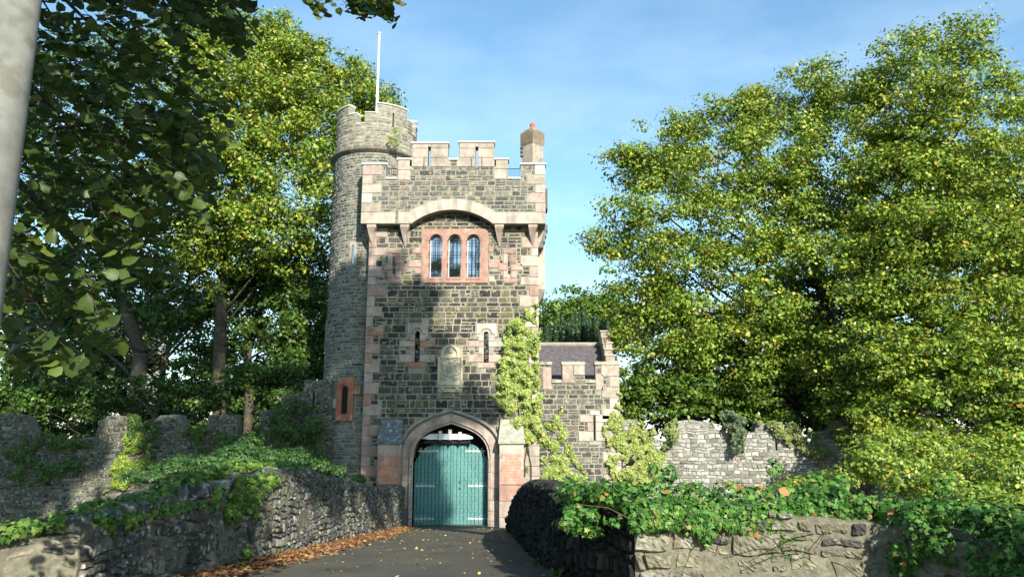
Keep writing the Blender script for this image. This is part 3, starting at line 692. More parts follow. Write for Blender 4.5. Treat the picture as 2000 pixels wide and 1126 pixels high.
for sx_, xa in ((-1, XL), (1, XR)):
    for y in (.5, 2.1, 3.7, 5.3, 6.7):
        k = MB(); ex = XLT + .02 if sx_ < 0 else XRT - .02; wv = .18; zt_ = ZM
        xi = xa
        k.add([(ex, y - wv, zt_), (ex, y + wv, zt_), (xi, y + wv, zt_), (xi, y - wv, zt_), (ex, y - wv, zt_ - .2), (ex, y + wv, zt_ - .2), (xi, y + wv * .3, zt_ - .9), (xi, y - wv * .3, zt_ - .9)],
              [(0, 1, 2, 3), (0, 4, 5, 1), (4, 7, 6, 5), (0, 3, 7, 4), (1, 5, 6, 2), (3, 2, 6, 7)], 0, jc(PALE[1]))
        k.build('corbel', M_SAND, tower)
# right flank: projecting bartizan, brackets
k = MB(); bx = P(1063, 530, 3).x; zb1, zt1 = Zv(572, 3), Zv(478, 3)
k.box(XR + .003, bx, 2.2, 4.2, zb1, zt1, 0, PALE[2], .03)
k.add([(XR, 2.2, zb1 - .003), (bx, 2.2, zb1 - .003), (bx, 4.2, zb1 - .003), (XR, 4.2, zb1 - .003), (XR, 2.4, Zv(603, 3)), (XR + .02, 2.4, Zv(603, 3)), (XR + .02, 4, Zv(603, 3)), (XR, 4, Zv(603, 3)), (bx - .1, 2.25, Zv(585, 3)), (bx - .1, 4.15, Zv(585, 3))],
      [(0, 1, 8, 5, 4), (1, 2, 9, 8), (8, 9, 6, 5), (3, 7, 6, 9, 2)], 0, (.2, .17, .14))
k.build('oriel', M_SAND, tower)
k = MB(); k.box(XRT + .005, P(1069, 400, 1.5).x, 1.2, 1.9, Zv(412, 1.5), Zv(372, 1.5), 0, (.12, .11, .1), .03); k.build('spout', M_SAND, tower)
k = MB(); g1 = P(1069, 450, 2).x
for (a, b, v0, v1) in ((g1 - .3, g1, 443, 455), (g1 - .3, g1 - .06, 455, 466), (g1 - .36, g1 - .12, 466, 477), (g1 - .42, g1 - .2, 477, 488)):
    k.box(max(a, XR), b, 1.6, 2.1, Zv(v1, 2) + .003, Zv(v0, 2), 0, (.16, .16, .16), .02)
k.build('bracket', M_SAND, tower)
# chimney at the right rear
ch = MB(); cxm = P(1040, 300, 1.2).x; cy_ = 1.2; 
zc0, zc1, zc2, zc3 = zT[1] - .3, Zv(287, 1.2), Zv(262, 1.2), Zv(254, 1.2)
def sqr(r, z): return [(cxm + r * math.cos(a + math.pi / 4 * 0 - math.pi / 2), cy_ + r * math.sin(a - math.pi / 2), z) for a in [i * math.pi / 2 for i in range(4)]]
def stack(mb, secs, col, mat=0):
    V = []
    for r, z in secs: V += sqr(r, z)
    n = len(secs); mb.add(V, [(k * 4 + i, k * 4 + (i + 1) % 4, (k + 1) * 4 + (i + 1) % 4, (k + 1) * 4 + i) for k in range(n - 1) for i in range(4)] + [(3, 2, 1, 0), tuple(range((n - 1) * 4, n * 4))], mat, col)
rb = 22 / px_m(290, 1.2)
stack(ch, [(rb * .93, zc0), (rb * .93, zc1), (rb * .97, zc1 + .02), (rb * 1.06, zc1 + .08)], PALE[1])
stack(ch, [(rb * 1.08, zc1 + .085), (rb * 1.08, zc2), (rb * .6, zc3), (rb * .3, zc3 + .03)], (.22, .16, .11))
for i in range(3): ch.box(cxm - .55, cxm - .42, cy_ - .1, cy_ + .1, Zv(290 + i * 8, 1.2), Zv(285 + i * 8, 1.2), 0, (.1, .09, .09))
chm = ch.build('chimney', M_SAND, tower)
po = MB(); po.tube([(cxm, cy_, zc3 - .05), (cxm, cy_, zc3 + .02), (cxm, cy_, zc3 + .1), (cxm, cy_, Zv(246, 1.2)), (cxm, cy_, Zv(244.5, 1.2)), (cxm, cy_, Zv(238, 1.2))], [.16, .14, .11, .1, .13, .02], 12, 0, (.40, .13, .09))
po.build('chimney_pot', stonemat('terracotta', base=(.42, .13, .08), spot_amt=0, bump=.1, dark=.15), chm, smooth=True)
# railings in the low gaps
for (u0, u1) in ((752, 778), (991, 1018)):
    r_ = MB(); a, b = P(u0, 345, .3).x, P(u1, 345, .3).x; z0, z1 = Zv(352, .3), Zv(331, .3)
    r_.bar((a, .2, z1), (b, .2, z1), .014); r_.bar((a, .2, z0 + .03), (b, .2, z0 + .03), .014)
    x = a + .03
    while x < b: r_.bar((x, .2, z0 - .1), (x, .2, z1), .009); x += .085
    r_.build('railing', M_IRON, tower)
# buttresses either side of the gate
for (u0, u1, s_) in ((735, 781, 0), (975, 1023, 1)):
    b = MB(); YB = -.62; x0, x1 = P(u0, 950, YB).x, P(u1, 950, YB).x; zt_ = Zv(866, YB); zs2 = Zv(818, -.05)
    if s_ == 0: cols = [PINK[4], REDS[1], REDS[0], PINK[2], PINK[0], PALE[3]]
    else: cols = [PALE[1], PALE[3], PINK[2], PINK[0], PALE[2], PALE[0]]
    z = -.3; i = 0
    hs_ = [.7, .62, .6, .55, .5, .6]
    while z < zt_ - .02:
        h = min(hs_[i % 6], zt_ - z)
        if zt_ - z - h < .25: h = zt_ - z
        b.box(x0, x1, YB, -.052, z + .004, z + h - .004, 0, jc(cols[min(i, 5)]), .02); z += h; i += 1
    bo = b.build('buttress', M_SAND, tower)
    sl_ = MB(); a, c = x0 - .04, x1 + .04
    sl_.add([(a, YB - .08, zt_ - .002), (c, YB - .08, zt_ - .002), (c, YB - .08, zt_ + .07), (a, YB - .08, zt_ + .07), (a + .07, -.05, zs2), (c - .07, -.05, zs2), (a, -.05, zt_), (c, -.05, zt_)],
            [(0, 1, 2, 3), (3, 2, 5, 4), (0, 3, 4, 6), (1, 7, 5, 2), (0, 6, 7, 1), (4, 5, 7, 6)])
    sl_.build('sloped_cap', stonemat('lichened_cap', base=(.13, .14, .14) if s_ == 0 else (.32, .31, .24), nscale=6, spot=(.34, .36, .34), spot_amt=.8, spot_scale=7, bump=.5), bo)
    if s_ == 0 or True:
        pn = MB(); z0, z1 = Zv(945, YB), Zv(885 if s_ else 888, YB); ax_, bx_ = x0 + .08, x1 - .1
        pn.box(ax_, bx_, YB - .018, YB + .01, z0, z1, 0, REDS[2] if s_ == 0 else (.50, .27, .20), .008)
        r2 = random.Random(s_)
        for ln in range(9):    # weathered carved lines of an inscription panel, too worn to read
            zz = z1 - .08 - ln * (z1 - z0 - .12) / 9; x = ax_ + .05
            while x < bx_ - .08:
                l_ = r2.uniform(.03, .09); pn.box(x, x + l_, YB - .026, YB - .017, zz - r2.uniform(.01, .04), zz, 0, (.36, .2, .15)); x += l_ + .03
        pn.build('worn_panel', M_SAND, bo)

# ------------------------------------------------------------------ round turret
TX, TY, TR = -6.32, 2.35, 1.86
turret = empty('round_turret', (TX, TY, 0), 'round grey rubble stair turret behind the left corner of the gate tower', 'turret')
ZC = Zv(291, TY - TR - .1); 
tw = MB()
def ring(mb, prof_, n=72, mat=0, col=(1, 1, 1)):
    V = []; 
    for r, z in prof_: V += [(TX + r * math.sin(2 * math.pi * i / n), TY - r * math.cos(2 * math.pi * i / n), z) for i in range(n)]
    mb.add(V, [(k * n + i, k * n + (i + 1) % n, (k + 1) * n + (i + 1) % n, (k + 1) * n + i) for k in range(len(prof_) - 1) for i in range(n)], mat, col)
ring(tw, [(TR + .12, -.5), (TR + .06, 4.5), (TR, 9), (TR, ZC)], mat=1)
def tr_at(z): return TR + (.12 - .06 * (z + .5) / 5 if z < 4.5 else (.06 * (9 - z) / 4.5 if z < 9 else 0))
def tmap(s, z, h):
    a = s / TR; r = tr_at(z) + h; return (TX + r * math.sin(a), TY - r * math.cos(a), z)
tslit = [(-1.02, Zv(515, .6), Zv(479, .6), .07)]
A1 = (P(690, 500, .6).x - TX); A1 = math.asin(A1 / TR) * TR
SRED = math.asin(max(-.99, (P(679, 780, 1.0).x - TX) / (TR + .1))) * TR; zr0, zr1 = Zv(813, .9), Zv(750, .9)
def tsolid(s, z):
    if abs(s - SRED) < .40 and zr0 - .2 < z < zr1 + .2: return False
    if abs(s - A1) < .16 and Zv(520, .6) < z < Zv(474, .6): return False
    return True
stones(tw, -TR * 1.75, TR * 1.6, -.4, ZC - .05, tmap, tsolid, TU, seed=31, hs=(.09, .19), ws=(.16, .48), joint=.022, H=.035, cell=.15, split=.1, rough=.012)
tw.build('wall', [M_STONE, M_MORTG], turret)
g = MB(); # upper slit
def tb(mb, s0, s1, z0, z1, h0, h1, col, mat=0, n=3):
    V = []
    for h in (h1, h0):
        for z in (z0, z1):
            for i in range(n + 1): V.append(tmap(s0 + (s1 - s0) * i / n, z, h))
    m = n + 1; Fs = []
    for i in range(n):
        Fs += [(i, i + 1, m + i + 1, m + i), (2 * m + i + 1, 2 * m + i, 3 * m + i, 3 * m + i + 1), (m + i, m + i + 1, 3 * m + i + 1, 3 * m + i), (i + 1, i, 2 * m + i, 2 * m + i + 1)]
    Fs += [(0, m, 3 * m, 2 * m), (n, 2 * m + n, 3 * m + n, m + n)]
    mb.add(V, Fs, mat, col)
za, zb3 = Zv(515, .6), Zv(479, .6)
tb(g, A1 - .16, A1 - .06, za, zb3, -.1, .05, PALE[1]); tb(g, A1 + .06, A1 + .16, za, zb3, -.1, .05, PALE[1]); tb(g, A1 - .16, A1 + .16, zb3, zb3 + .12, -.1, .05, PALE[1]); tb(g, A1 - .16, A1 + .16, za - .12, za, -.1, .05, PALE[1])
g.build('slit_surround', M_SAND, turret)
g = MB(); tb(g, A1 - .06, A1 + .06, za, zb3, -.1, .004, (1, 1, 1)); g.build('window', M_GLASS, turret)
rs_ = MB()
hole = roundtop(SRED - .14, SRED + .14, zr0 + .1, zr1 - .1, 8)
cfr = jc((.42, .15, .09))
plate(rs_, rectp(SRED - .36, SRED + .36, zr0 - .18, zr1 + .02), [hole], .11, -.2, 0, cfr, lambda x, y, z: tmap(x, z, y))
tb(rs_, SRED + .37, SRED + .62, zr1 - .45, zr1 - .1, -.05, .09, REDS[0]); tb(rs_, SRED - .62, SRED - .37, zr1 - 1.0, zr1 - .6, -.05, .07, PALE[1]); tb(rs_, SRED - .30, SRED + .36, zr1 + .025, zr1 + .27, -.05, .1, REDS[0])
rs_.tube([tmap(SRED + .27 * math.cos(a), zr1 - .28 + .27 * math.sin(a), .13) for a in [math.pi * i / 10 for i in range(11)]], .035, 6, 0, cfr)
rs = rs_.build('window_surround', M_SAND, turret)
g = MB(); tb(g, SRED - .2, SRED + .2, zr0, zr1, -.1, .03, (1, 1, 1)); wd_ = g.build('window', M_DARK, turret)
g = MB()
for i in range(5): z_ = zr0 + .15 + i * .2; g.bar(tmap(SRED - .15, z_, .07), tmap(SRED + .15, z_, .07), .012)
g.bar(tmap(SRED, zr0 + .05, .08), tmap(SRED, zr1 - .1, .08), .012); g.build('window_bars', M_IRON, wd_)
g = MB(); SB = -TR * 1.28
tb(g, SB - .2, SB + .22, Zv(688, 2), Zv(628, 2), -.05, .045, PALE[4]); tb(g, SB - .04, SB + .04, Zv(682, 2), Zv(636, 2), .046, .05, (.14, .12, .1)); g.build('blind_slit', M_SAND, turret)
sc_ = MB(); ring(sc_, [(TR - .05, ZC - .10), (TR + .04, ZC - .09), (TR + .13, ZC - .02), (TR + .17, ZC + .02), (TR + .17, ZC + .08), (TR + .02, ZC + .17), (TR - .1, ZC + .18)], col=(.17, .145, .11)); sc_.build('string_course', M_SAND, turret, smooth=False)
# turret parapet: annular shell with stepped merlons
tp = MB(); RO, RI = TR - .02, TR - .40
Zh, Zs, Zg = Zv(205, .7), Zv(223, .65), Zv(243, .6)
def ttop(a):
    d = math.degrees(a); m = (d - 10) % 90.0       # high 0..47, shoulder, gap, shoulder
    if m < 47: return Zh
    if m < 61: return Zs
    if m < 73: return Zg
    return Zs
nseg = 180
tslita = math.radians(33)
def tpmap(s, z, h): a = s / RO; return (TX + (RO + h) * math.sin(a), TY - (RO + h) * math.cos(a), z)
ed = [0]; 
cuts = sorted(set([10 + 90 * k + m for k in range(4) for m in (0, 47, 61, 73)])); cuts = [c % 360 for c in cuts]
angs = sorted(set([i * 5.0 for i in range(72)] + cuts + [31.6, 34.4])) + [360.0]
for a0, a1 in zip(angs, angs[1:]):
    if abs(a0 - 31.6) < .01 : 
        segs = [(ZC + .1, Zv(247, .7)), (Zv(219, .7), Zh)]
    else: segs = [(ZC + .1, ttop(R((a0 + a1) / 2)))]
    for zb4, zt4 in segs:
        V = []
        for r in (RO, RI):
            for a in (a0, a1):
                for z in (zb4, zt4): V.append((TX + r * math.sin(R(a)), TY - r * math.cos(R(a)), z))
        tp.add(V, [(0, 2, 3, 1), (4, 5, 7, 6), (1, 3, 7, 5), (0, 1, 5, 4), (2, 6, 7, 3), (0, 4, 6, 2)], 1)
def tpsolid(s, z):
    a = math.degrees(s / RO)
    if abs(a - 33) < 2.2 and Zv(249, .7) < z < Zv(217, .7): return False
    return z < ttop(s / RO)
UPT = mixpal([(.25, .23, .18), (.19, .18, .15), (.31, .28, .22), (.36, .31, .24)], [4, 3, 3, 2], .18)
stones(tp, -RO * 1.95, RO * 1.95, ZC + .17, Zh, tpmap, tpsolid, UPT, seed=33, hs=(.11, .24), ws=(.2, .5), joint=.02, H=.022, cell=.15, split=.15)
tpo = tp.build('parapet', [M_STONE, M_MORTG], turret)
cpt = MB()
for k in range(4):
    for (m0, m1, zz) in ((-1, 48, Zh), (48, 61, Zs), (61, 73, Zg), (73, 89, Zs)):
        a0, a1 = 10 + 90 * k + m0, 10 + 90 * k + m1; n = 8; V = []
        for i in range(n + 1):
            a = R(a0 + (a1 - a0) * i / n)
            for r, z in ((RO + .045, zz + .003), (RO + .045, zz + .05), (RO - .19, zz + .11), (RI - .03, zz + .05), (RI - .03, zz + .003)): V.append((TX + r * math.sin(a), TY - r * math.cos(a), z))
        cpt.add(V, [(i * 5 + j, (i + 1) * 5 + j, (i + 1) * 5 + (j + 1) % 5, i * 5 + (j + 1) % 5) for i in range(n) for j in range(5)] + [(0, 1, 2, 3, 4), tuple(n * 5 + j for j in (4, 3, 2, 1, 0))])
cpt.build('coping', M_COPE, tpo)
fl = MB(); ring(fl, [(RI + .02, ZC + .3), (.01, ZC + .3)]); fl.build('roof', M_MORTG, turret)
# flagpole
fb = P(735, 240, TY); ft = P(741, 67, TY)
fp = empty('flagpole', (fb.x, TY, ZC + .3), 'slim white flagpole rising from the round turret', 'flagpole')
m = MB(); m.tube([(fb.x - .01, TY, ZC + .3), (fb.x, TY, fb.z), (ft.x, TY, ft.z)], [.07, .065, .045], 10); m.build('pole', M_WHITE, fp, smooth=True)
m = MB(); m.tube([ft + Vector((0, 0, dz)) for dz in (-.01, .01, .05, .09, .11)], [.05, .09, .1, .06, .01], 10); m.build('finial', M_WHITE, fp, smooth=True)

# ------------------------------------------------------------------ side building right of the tower
AY = 1.3
an = empty('side_building', (P(1130, 900, AY).x, AY, 0), 'low battlemented stone lodge with a dark slate roof right of the gate tower', 'building')
AX0, AX1 = XR + .03, P(1211, 830, AY).x
apro_px = [(1163, 712), (1163, 747), (1142, 747), (1142, 712), (1098, 712), (1098, 747), (1077, 747), (1077, 712)]
ap = [(AX0, -.4), (AX1, -.4), (AX1, Zv(712, AY))] + [(P(u, 730, AY).x, Zv(v, AY)) for u, v in apro_px] + [(AX0, Zv(712, AY))]
asl = rectp(P(1159.5, 835, AY).x, P(1162.5, 835, AY).x, Zv(860, AY), Zv(811, AY))
aw_ = MB(); plate(aw_, ap, [asl], AY, AY + .5, 1)
ZE = Zv(748, AY) - .25
AYB = AY + 6
aw_.box(AX0, AX0 + .4, AY + .502, AYB, -.4, ZE, 1); aw_.box(AX1 - .5, AX1, AY + .502, AYB, -.4, ZE, 1); aw_.box(AX0 + .402, AX1 - .502, AYB - .4, AYB, -.4, ZE, 1)
adress = []; ab = []
def ablk(u0, u1, v0, v1, c): 
    vm = (v0 + v1) / 2; r = (P(u0, vm, AY).x, P(u1, vm, AY).x, Zv(v1, AY), Zv(v0, AY)); adress.append(r); ab.append((*r, jc(c)))
z = -.3; i = 0; zt_ = Zv(712, AY) - .001
while z < zt_ - .02:
    h = min(.45, zt_ - z); 
    if zt_ - z - h < .2: h = zt_ - z
    wv = (.75, .42)[i % 2]; adress.append((AX1 - wv, AX1 + .02, z, z + h)); ab.append((AX1 - wv, AX1 + .02, z, z + h, jc(PALE[(i * 2) % 5]))); z += h; i += 1
for (u0, u1, v0, v1, c) in ((1152, 1171, 802, 810, 2), (1132, 1158.5, 810, 824, 3), (1163.5, 1190, 810, 824, 2), (1147, 1158.5, 824, 842, 3), (1163.5, 1178, 824, 842, 0), (1130, 1158.5, 842, 861, 2), (1163.5, 1178, 842, 861, 2), (1150, 1174, 861, 868, 2),
                            (1098, 1120, 712, 747, 3), (1120, 1142, 712, 732, 0), (1060, 1077, 718, 760, 3), (1163, 1178, 730, 762, 3)): ablk(u0, u1, v0, v1, PALE[c])
def asolid(x, z):
    if not inpoly(x, z, ap) or inpoly(x, z, asl): return False
    return not any(r[0] <= x <= r[1] and r[2] <= z <= r[3] for r in adress)
stones(aw_, AX0, AX1, -.3, Zv(712, AY), lambda x, z, h: (x, AY - h, z), asolid, AN, seed=41, hs=(.16, .28), ws=(.22, .55), joint=.022, cell=.15, split=.16)
stones(aw_, AY, AYB, -.3, ZE, lambda s, z, h: (AX1 + h, s, z), lambda a, b: True, AN, seed=42, cell=.3)
aw_.build('wall', [M_STONE, M_MORT], an)
q = MB()
for (x0, x1, z0, z1, c) in ab: q.box(x0 + .006, x1 - .006, AY - .04, AY + .04, z0 + .006, z1 - .006, 0, c, .012)
q.build('quoins', M_SAND, an)
k = MB(); k.box(asl[0][0] - .05, asl[1][0] + .05, AY + .3, AY + .32, asl[0][1] - .05, asl[2][1] + .05); k.build('slit_backing', M_DARK, an)
cpa = MB()
for (u0, u1, v) in ((1056, 1077, 712), (1077, 1098, 747), (1098, 1142, 712), (1142, 1163, 747), (1163, 1211, 712)):
    x0, x1 = P(u0, 730, AY).x, P(u1, 730, AY).x; z = Zv(v, AY); e = .03 if v == 712 else -.01
    x0 = max(x0, AX0 + .03)
    if u1 == 1211: x1 = AX1 + .04
    zt_ = z + .16
    cpa.add([(x0 - e, AY - .06, z + .003), (x1 + e, AY - .06, z + .003), (x1 + e, AY - .06, z + .12), (x0 - e, AY - .06, z + .12), (x0 - e, AY + .54, z + .2), (x1 + e, AY + .54, z + .2), (x0 - e, AY + .54, z + .003), (x1 + e, AY + .54, z + .003)],
            [(0, 1, 2, 3), (3, 2, 5, 4), (0, 3, 4, 6), (1, 7, 5, 2), (4, 5, 7, 6), (0, 6, 7, 1)])
cpa.build('coping', stonemat('mossy_coping', base=(.40, .38, .29), spot=(.14, .13, .08), spot_amt=.7, spot_scale=4), an)
rf = MB(); YR = AY + 3.4; zr_ = Zv(673, YR); xr_ = P(1172, 700, YR).x
zeave = ZE
rows = 22
for i in range(rows):     # slate courses, each a slightly raised row of slates
    t0, t1 = i / rows, (i + 1) / rows; y0, y1 = AY + .55 + (YR - AY - .55) * t0, AY + .55 + (YR - AY - .55) * t1; z0, z1 = zeave + (zr_ - zeave) * t0, zeave + (zr_ - zeave) * t1
    x = AX0 - (.12 if i % 2 else 0)
    while x < xr_:
        x1 = min(x + .26, xr_); xa = max(x, AX0); l_ = rnd.uniform(.012, .028); cv = rnd.uniform(.7, 1.3)
        if x1 - xa > .03:
            rf.add([(xa + .003, y0 - .02, z0 + l_ - .01), (x1 - .003, y0 - .02, z0 + l_ - .01), (x1 - .003, y1, z1 + .006), (xa + .003, y1, z1 + .006), (xa + .003, y0 - .02, z0 - .03), (x1 - .003, y0 - .02, z0 - .03)], [(0, 1, 2, 3), (4, 5, 1, 0)], 0, (cv,) * 3)
        x += .26
rf.add([(AX0, AY + .55, zeave - .03), (xr_, AY + .55, zeave - .03), (xr_, YR, zr_ - .03), (AX0, YR, zr_ - .03), (xr_, YR + 2.5, zeave - .03), (AX0, YR + 2.5, zeave - .03)], [(0, 1, 2, 3), (3, 2, 4, 5)])
rfo = rf.build('roof', M_SLATE, an)
rd_ = MB(); rd_.tube([(AX0, YR, zr_ + .03), (xr_, YR, zr_ + .03)], .09, 6, 0, PALE[4]); rd_.build('ridge', M_SAND, rfo)
gb = MB(); gx0, gx1 = xr_, xr_ + .42    # crow-stepped gable
ns = 7
for i in range(ns):
    y0, y1 = YR - (i + 1) * (YR - AY - .5) / ns - .05, YR - i * (YR - AY - .5) / ns; zt_ = zr_ + .55 - i * (zr_ - zeave) / ns
    if i == 0: y1 = YR + .3
    gb.box(gx0, gx1, y0 + .003, y1, ZE, zt_, 0, jc(PALE[4], .15), .02); gb.box(gx0 - .03, gx1 + .04, y0 - .03, y1 - .004, zt_ + .003, zt_ + .08, 0, jc(PALE[0]), .02)
for i in range(1, ns):
    y0, y1 = YR + i * (YR - AY - .5) / ns - .05, YR + (i + 1) * (YR - AY - .5) / ns - .05; zt_ = zr_ + .55 - i * (zr_ - zeave) / ns
    gb.box(gx0, gx1, y0 + .003, y1, ZE, zt_, 0, jc(PALE[4], .15), .02)
gb.build('stepped_gable', M_SAND, an)

# ------------------------------------------------------------------ old curtain walls
def flatwall(name, label, Y, outline_px, slits_px, pal, mats, seed, thick=.6, dz=(.07, .2), dw=(.1, .42), joint=.014, zbot=-.8, cat='wall', wob=.05, parent=None):
    pts = [(P(u, v, Y).x, Zv(v, Y)) for u, v in outline_px]; x0, x1 = pts[0][0], pts[-1][0]
    # roughen the top
    top = []
    for (a, b), (c, d) in zip(pts, pts[1:]):
        n = max(1, int(math.hypot(c - a, d - b) / .25))
        for i in range(n):
            t = i / n; j = .03 if 0 < i else .01; top.append((a + (c - a) * t + rnd.uniform(-j, j), b + (d - b) * t + rnd.uniform(-j, j)))
    top.append(pts[-1]); outer = [(x1, zbot), (x0, zbot)] + top
    sl_ = [rectp(P(u, v0, Y).x - .045, P(u, v0, Y).x + .045, Zv(v1, Y), Zv(v0, Y)) for u, v0, v1 in slits_px]
    m = MB(); plate(m, outer, sl_, Y, Y + thick, 1)
    def solid_(x, z): return inpoly(x, z, outer) and not any(inpoly(x, z, s_) for s_ in sl_)
    def mp_(x, z, h): return (x + .05 * noise.noise((x * 2, z * 4, seed)), Y - h, z + wob * noise.noise((x * .7, z * .6, seed)) + .07 * noise.noise((x * 2.6, z * 2, seed + 3)))
    stones(m, x0, x1, zbot, max(p[1] for p in pts), mp_, solid_, pal, seed=seed, hs=dz, ws=dw, joint=joint, H=.045, cell=.13, rough=.014, split=.12)
    o = m.build(name, mats); tag(o, label, cat)
    if sl_:
        b = MB()
        for s_ in sl_: b.box(s_[0][0] - .1, s_[1][0] + .1, Y + thick + .005, Y + thick + .05, s_[0][1] - .1, s_[2][1] + .1)
        b.build('slit_backing', M_DARK, o)
    return o
flatwall('battlement_wall', 'dark battlemented rubble wall running left from the round turret, stepping up to it', .7,
         [(-420, 815), (-60, 812), (20, 806), (52, 812), (66, 850), (120, 858), (186, 852), (196, 822), (212, 811), (250, 812), (258, 838), (290, 845), (303, 818), (314, 810), (352, 810), (361, 840), (395, 850), (408, 810), (462, 808), (464, 862), (505, 862), (508, 800), (550, 798), (550, 770), (592, 768), (594, 742), (648, 741), (650, 790)],
         [(213, 836, 862), (425, 838, 868), (613, 765, 790)], WE, [M_WEATH, M_WMORT], 51)
flatwall('ruined_wall', 'pale sunlit ruined rubble wall with broken battlements right of the lodge', 1.9,
         [(1213, 818), (1244, 818), (1262, 850), (1310, 865), (1322, 822), (1350, 818), (1392, 826), (1400, 838), (1424, 846), (1430, 885), (1453, 884), (1454, 845), (1474, 843), (1478, 826), (1520, 826), (1560, 838), (1590, 880), (1596, 842), (1625, 838), (1632, 820), (1700, 824), (1780, 830), (1900, 850)],
         [(1515, 848, 880)], LI, [M_LIME, M_LMORT], 52, cat='wall')

# ------------------------------------------------------------------ near bridge parapets: ribbons along a path, rubble on the face
def ribbon_wall(name, label, path, face, thick, mats, pal, seed, hs, ws, H=.05, joint=.02, cell=.09, jitter=.05, cope=True, warp=.1, proud=.03):
    """path: (x, y, zbase, ztop) list; face=+1 the wall's visible face is on the left of travel"""
    P0 = [Vector((p[0], p[1])) for p in path]; sl_ = [0.0]
    for a, b in zip(P0, P0[1:]): sl_.append(sl_[-1] + (b - a).length)
    def at(s):
        s = min(max(s, 0), sl_[-1] - 1e-6)
        for k in range(len(sl_) - 1):
            if s <= sl_[k + 1]: break
        t = (s - sl_[k]) / (sl_[k + 1] - sl_[k]); p = P0[k].lerp(P0[k + 1], t); d = (P0[k + 1] - P0[k]).normalized()
        # smooth the normal over the joints
        if t > .8 and k + 2 < len(P0): d2 = (P0[k + 2] - P0[k + 1]).normalized(); d = d.lerp(d2, (t - .8) * 2.5).normalized() if d.dot(d2) > .9 else d
        nrm = Vector((-d.y, d.x)) * face
        zb_, zt_ = path[k][2] + (path[k + 1][2] - path[k][2]) * t, path[k][3] + (path[k + 1][3] - path[k][3]) * t
        return p, nrm, zb_, zt_
    Lt = sl_[-1]; m = MB(); ns = max(2, int(Lt / .25)); V = []
    for i in range(ns + 1):
        p, nr, zb_, zt_ = at(Lt * i / ns); q_ = p - nr * thick; zt_ += rnd.uniform(-.03, .02)
        V += [(p.x, p.y, zb_), (p.x, p.y, zt_ - .05), ((p.x + q_.x) / 2, (p.y + q_.y) / 2, zt_), (q_.x, q_.y, zt_ - .05), (q_.x, q_.y, zb_ - .5)]
    m.add(V, [(i * 5 + j, (i + 1) * 5 + j, (i + 1) * 5 + j + 1, i * 5 + j + 1) for i in range(ns) for j in range(4)] + [(0, 1, 2, 3, 4), tuple(ns * 5 + j for j in (4, 3, 2, 1, 0))], 1)
    def mp_(s, z, h):
        z += warp * noise.noise((s * 1.3, z * 1.1, seed + 3)) + warp * .4 * noise.noise((s * 5, z * 3, seed + 4)); s = s + warp * .8 * noise.noise((s * 2.2, z * 3.1, seed + 9))
        h = h + proud + .35 * H * noise.noise((s * 13, z * 13, seed)) + .22 * H * noise.noise((s * 33, z * 33, seed)) if h > -.015 else h
        p, nr, zb_, zt_ = at(s); big = jitter * noise.noise((s * .8, z * .9, seed)) ; h2 = h + (big if h > -.015 else big)
        return (p.x + nr.x * h2, p.y + nr.y * h2, z)
    zmin = min(p[2] for p in path); zmax = max(p[3] for p in path)
    def solid_(s, z):
        if s < 0 or s > Lt: return False
        _, _, zb_, zt_ = at(s); return zb_ - .1 < z < zt_ + .02
    stones(m, 0, Lt, zmin, zmax + .02, mp_, solid_, pal, seed=seed, hs=hs, ws=ws, joint=joint, H=H, cell=cell, rough=.012, split=.25, minw=.09)
    if cope:   # rough lumps along the top
        s = 0; r2 = random.Random(seed + 5)
        while s < Lt - .1:
            ln = r2.uniform(.22, .5); p, nr, zb_, zt_ = at(s + ln / 2); d = Vector((nr.y, -nr.x)) * face
            hh = r2.uniform(.05, .14); w0 = thick * .5 + .03
            c0 = p - nr * (thick * .5); V = []
            for lz, sh in ((-.06, 1.0), (hh * .6, .98), (hh, .75)):
                for a_ in range(8):
                    an_ = a_ * math.pi / 4; ca, sa = math.cos(an_), math.sin(an_)
                    k_ = 1.0 / max(abs(ca), abs(sa)) ** .75
                    q_ = c0 + d * (ca * k_ * ln * .5 * sh) + nr * (sa * k_ * w0 * sh)
                    V.append((q_.x + r2.uniform(-.02, .02), q_.y + r2.uniform(-.02, .02), zt_ + lz + r2.uniform(-.02, .02)))
            m.add(V, [(k2 * 8 + j, k2 * 8 + (j + 1) % 8, (k2 + 1) * 8 + (j + 1) % 8, (k2 + 1) * 8 + j) for k2 in range(2) for j in range(8)] + [tuple(16 + j for j in range(8))], 0, pal(r2, 0, 0))
            s += ln
    o = m.build(name, mats); tag(o, label, 'wall'); return o
def zb(y): return road_z(y) - .25
lp = [(interp(LEFT, y) , y, zb(y), zt_) for y, zt_ in ((-.1, 1.45), (-5, 1.68), (-10, 2.15), (-14, 2.62), (-16, 2.72), (-18, 2.66), (-19.8, 2.56), (-22.5, 2.38))]
ribbon_wall('bridge_parapet', 'long dark rough rubble parapet curving along the left side of the road', lp, 1, .5, [M_WEATH, M_WMORT], WE, 61, (.08, .22), (.08, .26), H=.045, joint=.014, cell=.06, jitter=.07, warp=.14, proud=.012)
rp_ = [(interp(RIGHT, y), y, zb(y), zt_) for y, zt_ in ((-22.5, 2.56), (-19.8, 2.50), (-17, 2.46), (-14.8, 2.42), (-12, 2.2), (-8.1, 1.66), (-6, 1.28), (-4.7, .92), (-3, .55))]
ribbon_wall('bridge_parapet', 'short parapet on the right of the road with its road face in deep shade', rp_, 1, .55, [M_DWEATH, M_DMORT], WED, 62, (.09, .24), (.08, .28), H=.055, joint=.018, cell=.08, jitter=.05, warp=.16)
ln_ = [(-4.84, -22.52, .9, 2.38), (-5.5, -22.95, .9, 2.26), (-6.3, -23.6, .9, 2.15), (-7.6, -25, 1.0, 2.1)]
